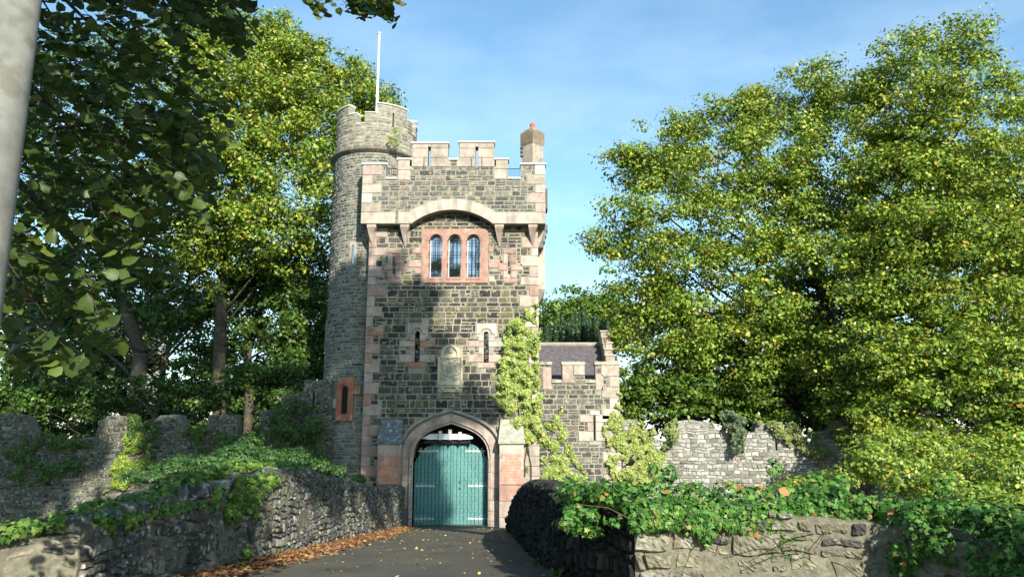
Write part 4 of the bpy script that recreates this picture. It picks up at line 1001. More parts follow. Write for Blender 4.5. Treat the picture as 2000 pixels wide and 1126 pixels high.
ribbon_wall('end_wall', 'sunlit end of the left parapet turning away at the bottom left corner', [(*p,) for p in ln_], 1, .5, [M_WEATH2, M_WMORT2], NE, 63, (.10, .26), (.12, .42), H=.035, joint=.022, cell=.035, jitter=.08, warp=.08, cope=False, proud=.004)
rn = [(5.4, -29.5, .9, 2.3), (4.75, -26.5, .9, 2.35), (4.35, -24.3, .9, 2.45), (3.95, -23.0, .9, 2.52), (3.0, -22.75, .9, 2.58), (2.2, -22.6, .9, 2.60), (1.37, -22.52, .9, 2.56)]
ribbon_wall('end_wall', 'big sunlit boulder wall in the right foreground under a mat of ivy', rn, 1, .55, [M_WEATH2, M_WMORT2], NE, 64, (.10, .28), (.12, .48), H=.035, joint=.022, cell=.035, jitter=.10, warp=.08, cope=False, proud=.004)

# ------------------------------------------------------------------ leaves
def frames(nr, rng, up=None):
    """orthonormal frames whose normal is nr, random spin"""
    n = nr / np.linalg.norm(nr, axis=1, keepdims=True)
    a = rng.normal(size=n.shape) if up is None else up + rng.normal(size=n.shape) * .35
    u = np.cross(n, a); u /= np.linalg.norm(u, axis=1, keepdims=True) + 1e-9
    return u, np.cross(n, u), n
QUAD = (np.array([(0, -.5, 0), (.32, 0, -.06), (0, .5, 0), (-.32, 0, -.06)]), [(0, 1, 2, 3)])
LIME = (np.array([(0, -.42, 0), (.3, -.42, -.04), (.46, -.12, -.08), (.36, .2, -.06), (.1, .44, -.01), (0, .6, .03), (-.1, .44, -.01), (-.36, .2, -.06), (-.46, -.12, -.08), (-.3, -.42, -.04), (0, 0, .05)]),
        [(0, 1, 10), (1, 2, 10), (2, 3, 10), (3, 4, 10), (4, 5, 10), (5, 6, 10), (6, 7, 10), (7, 8, 10), (8, 9, 10), (9, 0, 10)])
IVYT = (np.array([(0, -.35, 0), (.42, -.38, -.05), (.26, -.02, 0), (.52, .1, -.06), (.2, .22, .0), (0, .58, -.05), (-.2, .22, .0), (-.52, .1, -.06), (-.26, -.02, 0), (-.42, -.38, -.05), (0, 0, .05)]),
        [(i, (i + 1) % 10, 10) for i in range(10)])
def leaf_mesh(name, mat, pos, nrm, size, col, tmpl=QUAD, parent=None, up=None, rng=RNG, extra=None):
    T, TF = tmpl; k = len(T); n = len(pos); u, v, w_ = frames(nrm, rng, up)
    size = np.broadcast_to(np.asarray(size), (n,))
    V = pos[:, None, :] + (T[None, :, 0, None] * u[:, None, :] + T[None, :, 1, None] * v[:, None, :] + T[None, :, 2, None] * w_[:, None, :]) * size[:, None, None]
    V = V.reshape(-1, 3) - np.array(wloc(parent) if parent is not None else (0, 0, 0))
    fl = len(TF[0]); FA = (np.array(TF)[None] + (np.arange(n) * k)[:, None, None]).reshape(-1)
    nf = n * len(TF); me = bpy.data.meshes.new(name)
    me.vertices.add(n * k); me.vertices.foreach_set('co', V.astype(np.float32).ravel())
    me.loops.add(nf * fl); me.loops.foreach_set('vertex_index', FA.astype(np.int32))
    me.polygons.add(nf); me.polygons.foreach_set('loop_start', (np.arange(nf) * fl).astype(np.int32))
    try: me.polygons.foreach_set('loop_total', np.full(nf, fl, dtype=np.int32))
    except Exception: pass
    me.materials.append(mat); me.update(calc_edges=True)
    at = me.color_attributes.new('Col', 'FLOAT_COLOR', 'POINT'); ca = np.ones((n, k, 4), dtype=np.float32); ca[:, :, :3] = col[:, None, :]
    at.data.foreach_set('color', ca.ravel())
    o = bpy.data.objects.new(name, me); sc.collection.objects.link(o)
    if parent is not None: o.parent = parent
    return o
def palette(cols, wts, n, rng, var=.2, cl=None):
    cols = np.array(cols); wts = np.array(wts, float) / sum(wts)
    idx = rng.choice(len(cols), size=n, p=wts); c = cols[idx] * (1 + rng.uniform(-var, var, size=(n, 1)))
    return np.clip(c, 0, 1)
G_YEL = ([(.175, .27, .03), (.28, .345, .04), (.08, .15, .02), (.40, .39, .05), (.42, .20, .04)], [5, 4, 4, 1.2, .12])
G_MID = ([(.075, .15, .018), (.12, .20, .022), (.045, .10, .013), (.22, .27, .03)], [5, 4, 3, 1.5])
G_SHD = ([(.05, .11, .015), (.08, .15, .02), (.035, .08, .012), (.15, .20, .03)], [4, 3, 3, .8])  # darker greens for shaded left-hand foliage, shade put into the leaf colour
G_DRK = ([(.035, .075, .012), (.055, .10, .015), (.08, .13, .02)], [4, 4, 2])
G_OLV = ([(.13, .18, .03), (.18, .21, .03), (.10, .14, .03), (.26, .23, .05)], [4, 4, 3, 1])
def tree(name, label, base, blobs, dens, leaf, pal, trunk_r, seed, fork=None, group='trees around the castle gate', cl_r=.5, per=34, mat=None, cat='tree', limbs=True, flat=.5, void=-.22, low=None, stems=None):
    """blobs: list of (x,y,z,r); clusters of leaves fill each one, denser towards its surface; limbs reach into each"""
    rng = np.random.default_rng(seed); rd = random.Random(seed)
    root = empty(name, base, label, cat, group); root_z = base[2]
    C = []; 
    for (x, y, z, r) in blobs:
        n = max(6, int(dens * .56 * r * r)); d = rng.normal(size=(n, 3)); d /= np.linalg.norm(d, axis=1, keepdims=True)
        rad = r * (rng.uniform(.18, 1.0, size=n) ** .5)
        ns_ = np.array([noise.noise(Vector(q) * 1.9 + Vector((x, y, z))) for q in d]); rad *= 1 + .5 * ns_
        C.append(np.array((x, y, z)) + d * rad[:, None] * np.array((1, 1, .88)))
    C = np.concatenate(C)
    if void > -1:
        f_ = np.array([noise.noise((q[0] * .55 + seed, q[1] * .55, q[2] * .75)) + .35 * noise.noise((q[0] * 1.6, q[1] * 1.6, q[2] * 2.0 + seed)) for q in C]); C = C[f_ > void]
    bl = np.array([b[:3] for b in blobs])
    cl_r = cl_r * 1.45; per = per * 2.6; n = len(C); cr = cl_r * rng.uniform(.55, 1.35, size=n)
    cnt = np.maximum(4, (per * (cr / cl_r) ** 2 * rng.uniform(.6, 1.3, size=n)).astype(int)); idx = np.repeat(np.arange(n), cnt); m = len(idx)
    off = rng.normal(size=(m, 3)); off /= np.linalg.norm(off, axis=1, keepdims=True); dirn = off.copy(); off = off * (rng.uniform(0, 1, size=(m, 1)) ** .45) * rng.uniform(.7, 1.25, size=(m, 1)); off[:, 2] *= flat
    pos = C[idx] + off * cr[idx][:, None]
    if low is not None: k = pos[:, 2] > low; pos = pos[k]; idx = idx[k]; dirn = dirn[k]; m = len(idx)
    nr = rng.normal(size=(m, 3)) * .42 + dirn * .9 + np.array((0, -.1, .6))
    ctint = 1 + rng.uniform(-.16, .16, size=(n, 1)); chue = rng.uniform(-.1, .14, size=n)
    col = palette(*pal, m, rng) * ctint[idx]; col[:, 0] *= 1 + chue[idx]
    leaf_mesh('crown', mat or M_LEAF, pos, nr, leaf * rng.uniform(.45, 1.45, size=m), np.clip(col, 0, 1), QUAD, root, rng=rng)
    if limbs:
        t = MB(); b0 = Vector(base) + Vector((0, 0, -.4)); fk = Vector(fork) if fork else Vector(base) + Vector((0, 0, 4))
        pts = [b0.lerp(fk, k / 5) + Vector((rd.uniform(-.12, .12), rd.uniform(-.12, .12), 0)) * (0 < k < 5) * trunk_r * 3 for k in range(6)]
        t.tube(pts, [trunk_r * (1.35, 1.12, 1, .95, .9, .85)[k] for k in range(6)], 10)
        hi = sorted(blobs, key=lambda b_: -b_[2])[:max(2, len(blobs) // 4)]; tp_ = Vector((sum(b_[0] for b_ in hi) / len(hi), sum(b_[1] for b_ in hi) / len(hi), sum(b_[2] for b_ in hi) / len(hi)))
        def lead(k_): q_ = fk.lerp(tp_, k_); return q_ + Vector((math.sin(k_ * 5 + seed), math.cos(k_ * 4 + seed), 0)) * .45 * k_ ** .5
        if tp_.z > fk.z + 2: t.tube([lead(k_ / 8) for k_ in range(9)], [trunk_r * (.85 - .72 * k_ / 8) for k_ in range(9)], 8)
        for (x, y, z, r) in blobs:
            c = Vector((x, y, z)); hd = math.hypot(x - fk.x, y - fk.y); za_ = z - .75 * hd - .5
            if za_ > fk.z and tp_.z > fk.z + 2: st = lead(min(.85, (za_ - fk.z) / (tp_.z - fk.z)))
            else: st = b0.lerp(fk, max(.35, min(1.0, (za_ - b0.z) / max(.1, fk.z - b0.z))))
            mid = st.lerp(c, .5) + Vector((rd.uniform(-.6, .6), rd.uniform(-.6, .6), rd.uniform(-.2, .9))); rr = trunk_r * .30 * min(1, r / 2.5)
            ps = [st, st.lerp(mid, .5) + Vector((rd.uniform(-.2, .2), 0, rd.uniform(-.1, .3))), mid, mid.lerp(c, .5) + Vector((rd.uniform(-.3, .3), rd.uniform(-.3, .3), 0)), c]
            t.tube(ps, [rr, rr * .85, rr * .65, rr * .5, rr * .35], 6)
            for _ in range(7):
                e = c + Vector((rd.gauss(0, 1), rd.gauss(0, 1), rd.gauss(.2, .8))).normalized() * r * .85; mm = c.lerp(e, .5) + Vector((rd.uniform(-.3, .3),) * 3)
                t.tube([c, mm, e], [rr * .3, rr * .2, rr * .08], 4)
                for _ in range(2):
                    e2 = mm + (e - mm).length * Vector((rd.gauss(0, 1), rd.gauss(0, 1), rd.gauss(.2, .8))).normalized() * .9; t.tube([mm, e2], [rr * .15, rr * .05], 3)
        t.build('trunk', M_BARK, root, smooth=True)
    return root
def B(lst): return [(*P(u, v, Y), r) for (u, v, Y, r) in lst]

# right-hand trees
tA = B([(1185, 470, 4, 1.1), (1215, 430, 4, 1.5), (1240, 340, 4, 1.5), (1215, 300, 4.5, .9), (1290, 310, 4, 1.9), (1350, 270, 5, 1.6), (1420, 240, 4.5, 2.0), (1500, 210, 5, 1.9), (1570, 190, 4.5, 2.0), (1630, 210, 5, 1.5), (1300, 420, 3, 2.2), (1400, 350, 3, 2.4), (1500, 320, 3, 2.3),
        (1600, 300, 3.5, 2.1), (1250, 540, 3.5, 1.9), (1220, 520, 4, 1.2), (1340, 520, 3, 2.2), (1430, 460, 2.5, 2.2), (1540, 430, 3, 2.0), (1620, 400, 4, 1.8), (1480, 580, 3, 1.9), (1260, 640, 4, 2.0), (1350, 650, 3.5, 2.2), (1450, 680, 3.5, 2.0), (1560, 500, 2, 1.3), (1540, 620, 2.5, 1.6), (1640, 500, 1.5, 1.3), (1570, 700, 3, 1.4), (1170, 470, 4, .8), (1160, 450, 4, .6)])
tree('lime_tree', 'broad yellow-green tree just right of the lodge, sky showing through its left edge', (P(1640, 800, 5).x, 5, -.3), tA, 42, .165, G_YEL, .42, 101, fork=P(1620, 600, 5), cl_r=.5, per=27)
tB = B([(1750, 130, 1, 1.9), (1700, 170, 1.5, 1.2), (1820, 110, 1, 1.4), (1890, 90, 1, 1.5), (1720, 240, 1, 1.7), (1800, 220, 0, 2.1), (1900, 200, 0, 2.1), (1985, 190, 1, 1.2), (1700, 330, 1, 1.9), (1790, 340, 0, 2.2), (1900, 330, -.5, 2.3), (2000, 340, 0, 2.2),
        (1720, 450, .5, 1.9), (1810, 470, -1, 2.2), (1920, 470, -1, 2.3), (2030, 470, -1, 2.3), (1760, 570, 0, 1.8), (1860, 590, -1.5, 2.1), (1970, 600, -1.5, 2.2), (2080, 250, 1, 2.2), (2090, 580, -1, 2.2), (1690, 560, 0, 1.3), (1700, 650, 0, 1.5), (1660, 720, .5, 1.2), (1640, 780, 1, 1.0), (1740, 760, -1, 1.3)])
tree('lime_tree', 'tallest tree at the right edge with a ragged double top and yellowing leaves', (P(1690, 800, 1).x, 1.5, -.3), tB, 44, .16, G_YEL, .40, 102, fork=P(1660, 640, 1.5), cl_r=.48, per=27)
tC = B([(1860, 720, -3, 1.5), (1960, 720, -3.5, 1.7), (1770, 700, -2, 1.3), (1720, 720, -1, 1.0), (1900, 820, -4, 1.5), (1990, 830, -4.5, 1.5), (1800, 800, -3, 1.4), (1720, 820, -2, 1.1), (1760, 900, -4, 1.2), (1850, 910, -5, 1.3), (1950, 930, -6, 1.4), (2050, 780, -4, 1.8), (2060, 930, -6, 1.6)])
tree('hazel_tree', 'bushy yellow-leaved tree filling the lower right above the ivied wall', (P(1880, 1050, -4).x, -3.5, -.3), tC, 46, .16, G_YEL, .16, 103, fork=P(1880, 930, -3.5), cl_r=.4, per=28)
tD = B([(1225, 740, 4, 1.3), (1290, 740, 4.3, 1.5), (1370, 760, 4, 1.5), (1450, 770, 4, 1.4), (1540, 740, 4.5, 1.5), (1610, 800, 3.6, 1.2), (1500, 810, 3.6, 1.0), (1420, 700, 4.5, 1.5), (1560, 700, 4.8, 1.3), (1260, 790, 3.5, 1.0), (1340, 800, 3.6, .8)])
tree('hazel_tree', 'bright green thicket behind the pale ruined wall', (P(1400, 900, 4.5).x, 4.5, -.3), tD, 46, .17, G_MID, .15, 104, fork=P(1410, 850, 4.5), cl_r=.42, per=28)
tE = B([(1690, 700, 7, 2.4), (1600, 660, 9, 2.2), (1760, 620, 7, 2.6), (1500, 760, 9, 2.4), (1850, 700, 6, 2.6), (1950, 700, 6, 2.8), (1650, 800, 7, 2.2), (1800, 820, 6, 2.4), (1950, 850, 5, 2.6), (1350, 780, 9, 2.2), (1230, 800, 9, 2.0), (1640, 560, 9, 1.7), (1560, 600, 10, 2.0), (1720, 520, 9, 2.2), (1450, 640, 9, 2.2), (1350, 660, 9, 2.2), (1300, 600, 9, 1.8), (1500, 520, 10, 1.8), (1800, 450, 8, 2.4), (1950, 500, 8, 2.8), (1700, 420, 9, 1.8), (1560, 760, 9, 2.2), (1440, 800, 9, 2.0), (1900, 350, 8, 2.4), (1780, 300, 8, 2)])
tree('holly_tree', 'dark evergreen in the shade between the two big right-hand trees', (P(1700, 800, 8).x, 8, -.3), tE, 30, .24, G_DRK, .25, 105, cl_r=.55, per=26)
# distance: yew with upright shoots, rounded pale tree behind
tF = B([(1085, 640, 30, 2.0), (1110, 612, 32, 2.2), (1150, 605, 34, 2.4), (1190, 610, 34, 2.5), (1100, 660, 30, 2.6), (1160, 650, 33, 2.6), (1220, 640, 34, 2.6)])
tree('beech_tree', 'rounded green tree in the distance above the slate roof', (P(1140, 850, 33).x, 33, -.3), tF, 24, .3, G_MID, .5, 106, cl_r=.7, per=22, fork=P(1140, 700, 33))
yw = empty('yew_tree', (P(1130, 850, 24).x, 24, -.3), 'dark yew with upright pointed shoots behind the slate roof', 'tree')
rng = np.random.default_rng(107); pos = []; nn = []
ytr = MB()
for i in range(34):
    u = 1066 + 124 * i / 33 + rng.uniform(-4, 4); top = 632 - 18 * math.sin(max(0, (u - 1075) / 115) * math.pi) + rng.uniform(-12, 14); Yq = 24 + rng.uniform(-2, 2); a = P(u, top, Yq); h = a.z - 1
    m = 1500; t = rng.uniform(0, 1, m) ** .8; r = .75 * (1 - t) ** .55 * (.4 + .6 * rng.uniform(0, 1, m)); an_ = rng.uniform(0, 6.283, m)
    hh = 7.0
    pos.append(np.stack([a.x + r * np.cos(an_), Yq + r * np.sin(an_), a.z - hh + hh * t], 1)); nn.append(np.stack([np.cos(an_), np.sin(an_), np.full(m, .35)], 1) + rng.normal(size=(m, 3)) * .3)
    ytr.tube([(P(1130, 850, 24).x + (a.x - P(1130, 850, 24).x) * .5, Yq, -.5), (a.x, Yq, a.z - 5), (a.x, Yq, a.z - .5)], [.12, .08, .02], 5)
pos = np.concatenate(pos); nn = np.concatenate(nn)
leaf_mesh('crown', M_LEAF, pos, nn, .2, palette([(.025, .06, .018), (.04, .085, .025), (.055, .10, .02)], [4, 3, 1], len(pos), rng), QUAD, yw, rng=rng)
ytr.build('trunk', M_BARK, yw)

# left-hand trees behind the battlement wall
t1 = B([(400, 70, 9, 2.2), (455, 60, 9, 1.6), (350, 120, 9, 2.3), (440, 150, 8, 2.4), (540, 75, 10, 1.7), (560, 130, 9, 2.3), (610, 130, 10, 1.8), (510, 190, 8, 2.5), (380, 230, 8, 2.5), (620, 220, 9, 2.4), (680, 170, 11, 1.9), (730, 200, 12, 1.8), (710, 260, 12, 1.8), (690, 150, 12, 1.3),
        (470, 290, 7.5, 2.4), (570, 300, 8, 2.5), (640, 300, 9, 2.0), (400, 340, 7, 2.2), (500, 390, 7, 2.2), (590, 390, 7.5, 2.2), (440, 440, 8, 2.0), (620, 450, 8, 1.6), (550, 470, 8, 1.8), (480, 500, 9, 1.7), (420, 530, 10, 1.5), (380, 480, 9, 1.6), (400, 400, 8, 1.8), (500, 330, 8, 2), (590, 210, 9, 2), (520, 120, 9, 1.8)])
GRP = 'trees behind the castle walls'
tree('lime_tree', 'tall sunlit yellow-green tree rising left of the round turret', (P(432, 840, 10).x, 10, -.3), t1, 34, .20, G_YEL, .34, 111, fork=P(440, 470, 10), cl_r=.55, per=25)
t2 = B([(250, 120, 12, 2.8), (150, 150, 12, 3.0), (60, 200, 12, 3.0), (280, 280, 10, 2.8), (180, 330, 10, 2.8), (60, 380, 11, 3.0), (300, 420, 9, 2.2), (200, 480, 10, 2.4), (90, 540, 10, 2.4), (340, 520, 10, 1.6), (-40, 300, 12, 3), (-60, 520, 11, 2.8), (330, 330, 11, 2.3), (390, 450, 11, 2.0), (250, 560, 10, 2.2), (330, 640, 11, 1.8), (150, 620, 10, 2.2), (400, 620, 12, 1.6)])
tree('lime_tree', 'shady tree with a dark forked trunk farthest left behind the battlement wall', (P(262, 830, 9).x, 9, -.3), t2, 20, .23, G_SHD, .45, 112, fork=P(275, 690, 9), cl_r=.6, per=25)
t3 = B([(500, 560, 11, 1.9), (570, 560, 11, 2.0), (610, 610, 10, 1.9), (540, 650, 10, 1.7), (470, 640, 12, 1.4), (620, 700, 9, 1.6), (580, 740, 7, 1.5), (520, 760, 6, 1.2), (600, 520, 10, 1.8), (620, 660, 10, 1.8), (540, 520, 12, 1.8), (450, 560, 12, 1.6), (430, 680, 12, 1.5), (380, 700, 12, 1.4)])
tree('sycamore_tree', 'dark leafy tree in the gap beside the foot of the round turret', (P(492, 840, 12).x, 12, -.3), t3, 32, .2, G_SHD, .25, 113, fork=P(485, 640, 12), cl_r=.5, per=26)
t4 = B([(440, 745, 5, 1.1), (480, 740, 5, 1.0), (400, 770, 5, .9), (330, 770, 5, .9), (560, 790, 4, .9), (120, 740, 5, 1.4), (40, 720, 5, 1.4), (180, 790, 4.5, 1.0), (60, 790, 4, 1.0), (250, 770, 6, 1.0), (-40, 760, 5, 1.5)])
tree('holly_tree', 'low dark undergrowth trees looking over the battlement wall', (P(300, 880, 5).x, 5, -.3), t4, 50, .16, G_SHD, .12, 114, fork=P(300, 830, 5), cl_r=.38, per=28)
t5 = B([(100, 620, 22, 3.2), (250, 680, 24, 3.0), (420, 720, 24, 2.8), (560, 690, 22, 3.0), (620, 600, 20, 2.6), (0, 560, 22, 3.5), (180, 760, 20, 2.5), (480, 780, 20, 2.4), (330, 790, 22, 2.4), (620, 760, 18, 2.2), (300, 600, 26, 2.6), (60, 780, 18, 2.6), (510, 560, 24, 2.4), (380, 600, 28, 2.0), (80, 830, 16, 2.2), (200, 840, 16, 2.2), (320, 850, 16, 2.2), (430, 850, 16, 2.2), (540, 840, 16, 2.2), (-60, 820, 16, 2.4), (620, 820, 14, 1.8)])
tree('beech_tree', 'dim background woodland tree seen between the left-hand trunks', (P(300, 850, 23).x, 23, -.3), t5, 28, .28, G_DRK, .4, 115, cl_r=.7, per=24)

# a pale house glimpsed through the trees far left
hs = empty('distant_house', (P(200, 800, 62).x, 62, -.5), 'pale sunlit house glimpsed far off through the trees at the left', 'house')
m = MB(); hx0, hx1 = P(140, 690, 62).x, P(262, 690, 62).x; hz1 = Zv(650, 62)
m.box(hx0, hx1, 62, 70, -.5, hz1, 0, (.55, .50, .42)); m.add([(hx0, 62, hz1 + .002), (hx0, 70, hz1 + .002), (hx0, 66, hz1 + 2.4)], [(0, 1, 2)], 0, (.55, .5, .42)); m.build('wall', M_SAND, hs)
m = MB(); m.add([(hx0 - .3, 61.6, hz1 - .1), (hx1 + .3, 61.6, hz1 - .1), (hx1 + .3, 66, hz1 + 2.6), (hx0 - .3, 66, hz1 + 2.6), (hx1 + .3, 70.4, hz1 - .1), (hx0 - .3, 70.4, hz1 - .1)], [(0, 1, 2, 3), (3, 2, 4, 5)]); m.build('roof', M_SLATE, hs)
for i in range(3):
    m = MB(); xq = hx0 + 1 + i * 1.7; m.box(xq, xq + .9, 61.97, 62.05, hz1 - 1.9, hz1 - .6); m.build('window', M_DARK, hs)

# ------------------------------------------------------------------ near overhanging lime tree (its trunk stands off to the left)
rng = np.random.default_rng(201); rd = random.Random(201)
ov = empty('overhanging_lime', (-6.4, -28.2, 1.6), 'big dark lime branches hanging into the upper left beside the pole', 'tree')
br = MB(); br.tube([(-6.4, -28.2, .8), (-6.3, -28.1, 4), (-6.1, -28.3, 8), (-5.6, -29, 13), (-5, -30, 19)], [.42, .34, .3, .24, .12], 10)
LP_, LN_, LS_, LC_ = [], [], [], []
def PD(u, v, d): return P(u, v, CAM.y + d)
def twig(p0, dirv, ln, nleaf, size, tint, droop=.5):
    pts = [p0]; p = p0.copy(); dv = dirv.normalized()
    for k in range(5): dv = (dv + Vector((0, 0, -droop * .16)) + Vector((rd.gauss(0, .12), rd.gauss(0, .12), rd.gauss(0, .06)))).normalized(); p = p + dv * ln / 5; pts.append(p.copy())
    br.tube(pts, [.006, .005, .004, .003, .002, .001], 3)
    for k in range(nleaf):
        t = (k + .6) / nleaf * 5; i = min(4, int(t)); q = pts[i].lerp(pts[i + 1], t - i); sd = 1 if k % 2 else -1
        n_ = Vector((rd.gauss(0, .45), rd.gauss(-.25, .45), 1)).normalized(); side = dv.cross(Vector((0, 0, 1))) * sd
        q = q + side * size * .45 + Vector((0, 0, -size * rd.uniform(.1, .5)))
        LP_.append(tuple(q)); LN_.append(tuple(n_ if rd.random() > .35 else Vector((rd.gauss(0, .6), -1, rd.gauss(.2, .5))))); LS_.append(size * rd.uniform(.65, 1.2)); LC_.append(tint)
def hang_region(poly, n, d0, d1, size, ln=.45, nl=9):
    us = [p[0] for p in poly]; vs = [p[1] for p in poly]; k = 0
    while k < n:
        u, v = rd.uniform(min(us), max(us)), rd.uniform(min(vs), max(vs))
        if not inpoly(u, v, poly): continue
        k += 1; d = rd.uniform(d0, d1); p = PD(u, v, d); a = rd.uniform(-.6, .6)
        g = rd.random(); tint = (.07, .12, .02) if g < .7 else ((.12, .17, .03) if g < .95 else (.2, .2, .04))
        twig(p + Vector((-.18, 0, .12)), Vector((1, rd.gauss(0, .5), rd.uniform(-.9, .1))), ln, nl, size, tint)
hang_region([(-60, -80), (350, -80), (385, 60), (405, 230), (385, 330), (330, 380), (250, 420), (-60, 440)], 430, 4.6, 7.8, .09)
hang_region([(-60, 380), (250, 380), (330, 470), (330, 560), (250, 600), (230, 680), (100, 700), (-60, 700)], 120, 4.6, 7.5, .10)
hang_region([(320, 220), (420, 260), (390, 420), (330, 420)], 26, 5, 7.5, .10)
hang_region([(330, -80), (520, -80), (510, 10), (440, 30), (350, 60)], 34, 4.8, 6.5, .10)
hang_region([(400, -20), (440, 20), (525, 85), (500, 105), (420, 60)], 9, 4.8, 5.6, .10, .3, 7)
hang_region([(30, 640), (150, 680), (165, 740), (120, 760), (60, 740)], 14, 3.6, 4.6, .095, .25, 6)
hang_region([(600, -40), (780, -40), (760, 5), (640, -5)], 22, 8.6, 10, .11, .55, 10)
hang_region([(690, -5), (762, 0), (765, 45), (715, 35)], 8, 8.6, 9.6, .11, .3, 8)
hang_region([(610, -10), (640, -10), (640, 32), (620, 32)], 6, 8.6, 9.6, .11, .3, 8)
hang_region([(680, -20), (765, -10), (760, 38), (700, 20)], 13, 8.6, 9.6, .11, .35, 9)
# limbs carrying them
for (u, v, d) in ((120, 60, 6), (260, 40, 6), (330, 200, 6.4), (180, 300, 5.6), (80, 420, 6), (260, 330, 6.6), (200, 560, 6), (90, 620, 5.2), (440, 0, 5.6), (510, 80, 5.2), (700, -20, 9.3), (760, 20, 9)):
    e = PD(u, v, d); st = Vector((-6.1, -28.3, 6.5 if v > 100 else 8.5)); md = st.lerp(e, .55) + Vector((0, -.2, 1.0 if d < 8 else 2.2))
    pts = [st, st.lerp(md, .5) + Vector((0, 0, .35)), md, md.lerp(e, .5) + Vector((0, 0, .12)), e]; br.tube(pts, [.07, .05, .032, .018, .006], 6)
# crown above and behind the viewpoint, shading the hanging sprays
def bulk(cx_, cy_2, cz_, r, n, size, col=(.06, .10, .02)):
    d = rng.normal(size=(n, 3)); d /= np.linalg.norm(d, axis=1, keepdims=True); p_ = np.array((cx_, cy_2, cz_)) + d * r * (rng.uniform(0, 1, (n, 1)) ** .45)
    for q_, nn_ in zip(p_, rng.normal(size=(n, 3)) + np.array((0, 0, .5))): LP_.append(tuple(q_)); LN_.append(tuple(nn_)); LS_.append(size * rd.uniform(.7, 1.2)); LC_.append(col)
for (x, y, z, r) in ((-1.6, -29, 7.0, .9), (-.5, -29.2, 7.6, 1.0), (-2.4, -28.6, 8.0, 1.2), (-.9, -30, 8.8, 1.2), (-3.4, -28.5, 9.2, 1.4), (-2.2, -30.5, 9.6, 1.4), (-5, -29, 11.5, 2.0), (-3.5, -31, 12.5, 2.2), (.4, -31.5, 9.8, 1.0)):
    bulk(x, y, z, r, int(420 * r * r), .15); br.tube([(-6.1, -28.4, 8), (( -6.1 + x) / 2, (-28.4 + y) / 2, (8 + z) / 2 + .6), (x, y, z)], [.09, .06, .02], 5)
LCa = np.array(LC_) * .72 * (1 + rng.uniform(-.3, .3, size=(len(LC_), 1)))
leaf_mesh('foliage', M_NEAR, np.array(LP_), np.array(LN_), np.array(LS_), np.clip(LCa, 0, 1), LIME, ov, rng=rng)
br.build('branches', M_BARK, ov, smooth=True)

# unseen roadside trees; crown clumps set along sun rays to shade turret, gate, left walls
def SH(u, v, Y, yc):
    p = P(u, v, Y); t = (yc - p.y) / S.y; q_ = p + S * t; return (q_.x, q_.y, q_.z)
shade1 = [(*SH(u, v, Y, yc), r) for (u, v, Y, yc, r) in (
    (668, 560, .5, -36, 1.0), (700, 600, .5, -37, 1.2), (660, 640, .5, -36, 1.3), (735, 560, 0, -37, .8), (765, 520, 0, -38, .4), (775, 640, 0, -36, 1.1), (820, 590, 0, -37, .75), (720, 700, 0, -36, 1.3), (800, 700, 0, -38, 1.2), (850, 745, 0, -36, .9),
    (760, 780, 0, -37, 1.4), (690, 800, .5, -36, 1.4), (830, 800, 0, -38, .9), (905, 790, 0, -36, .8), (940, 812, 0, -36, .55), (740, 860, 0, -35, 1.2), (660, 880, .5, -36, 1.3), (800, 900, .4, -36, .85), (830, 930, .5, -36, .6), (826, 970, .5, -36, .8), (815, 1020, .5, -36, 1.1), (740, 960, -.6, -36, 1.0), (870, 1040, -.8, -36, .7), (935, 1036, -.8, -36, .5), (840, 690, 0, -36, .6))]
shade1 += [(10.5, -36, 9.2, 1.45), (10.6, -36.5, 7.8, 1.5), (9.9, -35.2, 8.4, .9), (8.7, -36.0, 6.9, 1.6), (7.4, -35.5, 6.5, 1.4), (10.1, -37, 7.2, 1.6), (8.0, -34.5, 5.6, 1.2)]  # low clumps added to darken the ivy at the lower right
tree('sycamore_tree', 'tall roadside tree behind the viewpoint on the right, dappling the gate tower', (12.5, -38.5, 1.5), shade1, 80, .26, G_MID, .45, 121, fork=(11.5, -38, 17), cl_r=.36, per=24, void=-2)
shade2 = [(*SH(u, v, Y, yc), r) for (u, v, Y, yc, r) in (
    (600, 780, .7, -37, 1.5), (560, 860, .7, -37, 1.6), (480, 820, .7, -38, 1.4), (430, 880, .7, -37, 1.6), (390, 810, .7, -37, 1.0), (330, 850, .7, -38, 1.0), (120, 880, .7, -37, 1.8), (20, 840, .7, -37, 2.0), (140, 800, .7, -38, 1.3), (60, 930, .7, -36, 1.8), (320, 900, .7, -36, 1.0),
    (440, 750, 5, -38, 1.3), (250, 770, 5, -38, 1.6), (120, 740, 5, -38, 1.8), (330, 770, 5, -38, 1.2), (540, 760, 6, -38, 1.0), (350, 640, 9, -38, 2.4), (220, 660, 9, -38, 2.4), (80, 640, 9, -38, 2.6), (260, 540, 9, -39, 2.2), (100, 500, 9, -39, 2.4),
    (640, 970, -8, -35, 1.1), (560, 980, -12, -35, .9), (690, 980, -5, -35, 1.1), (720, 1000, -3, -36, .8), (620, 1020, -10, -34, .6))]
tree('sycamore_tree', 'wide roadside tree behind the viewpoint on the left, darkening the left walls', (-3, -40, 1.5), shade2, 46, .28, G_MID, .5, 122, fork=(-3, -39.5, 15), cl_r=.42, per=24, void=-2)

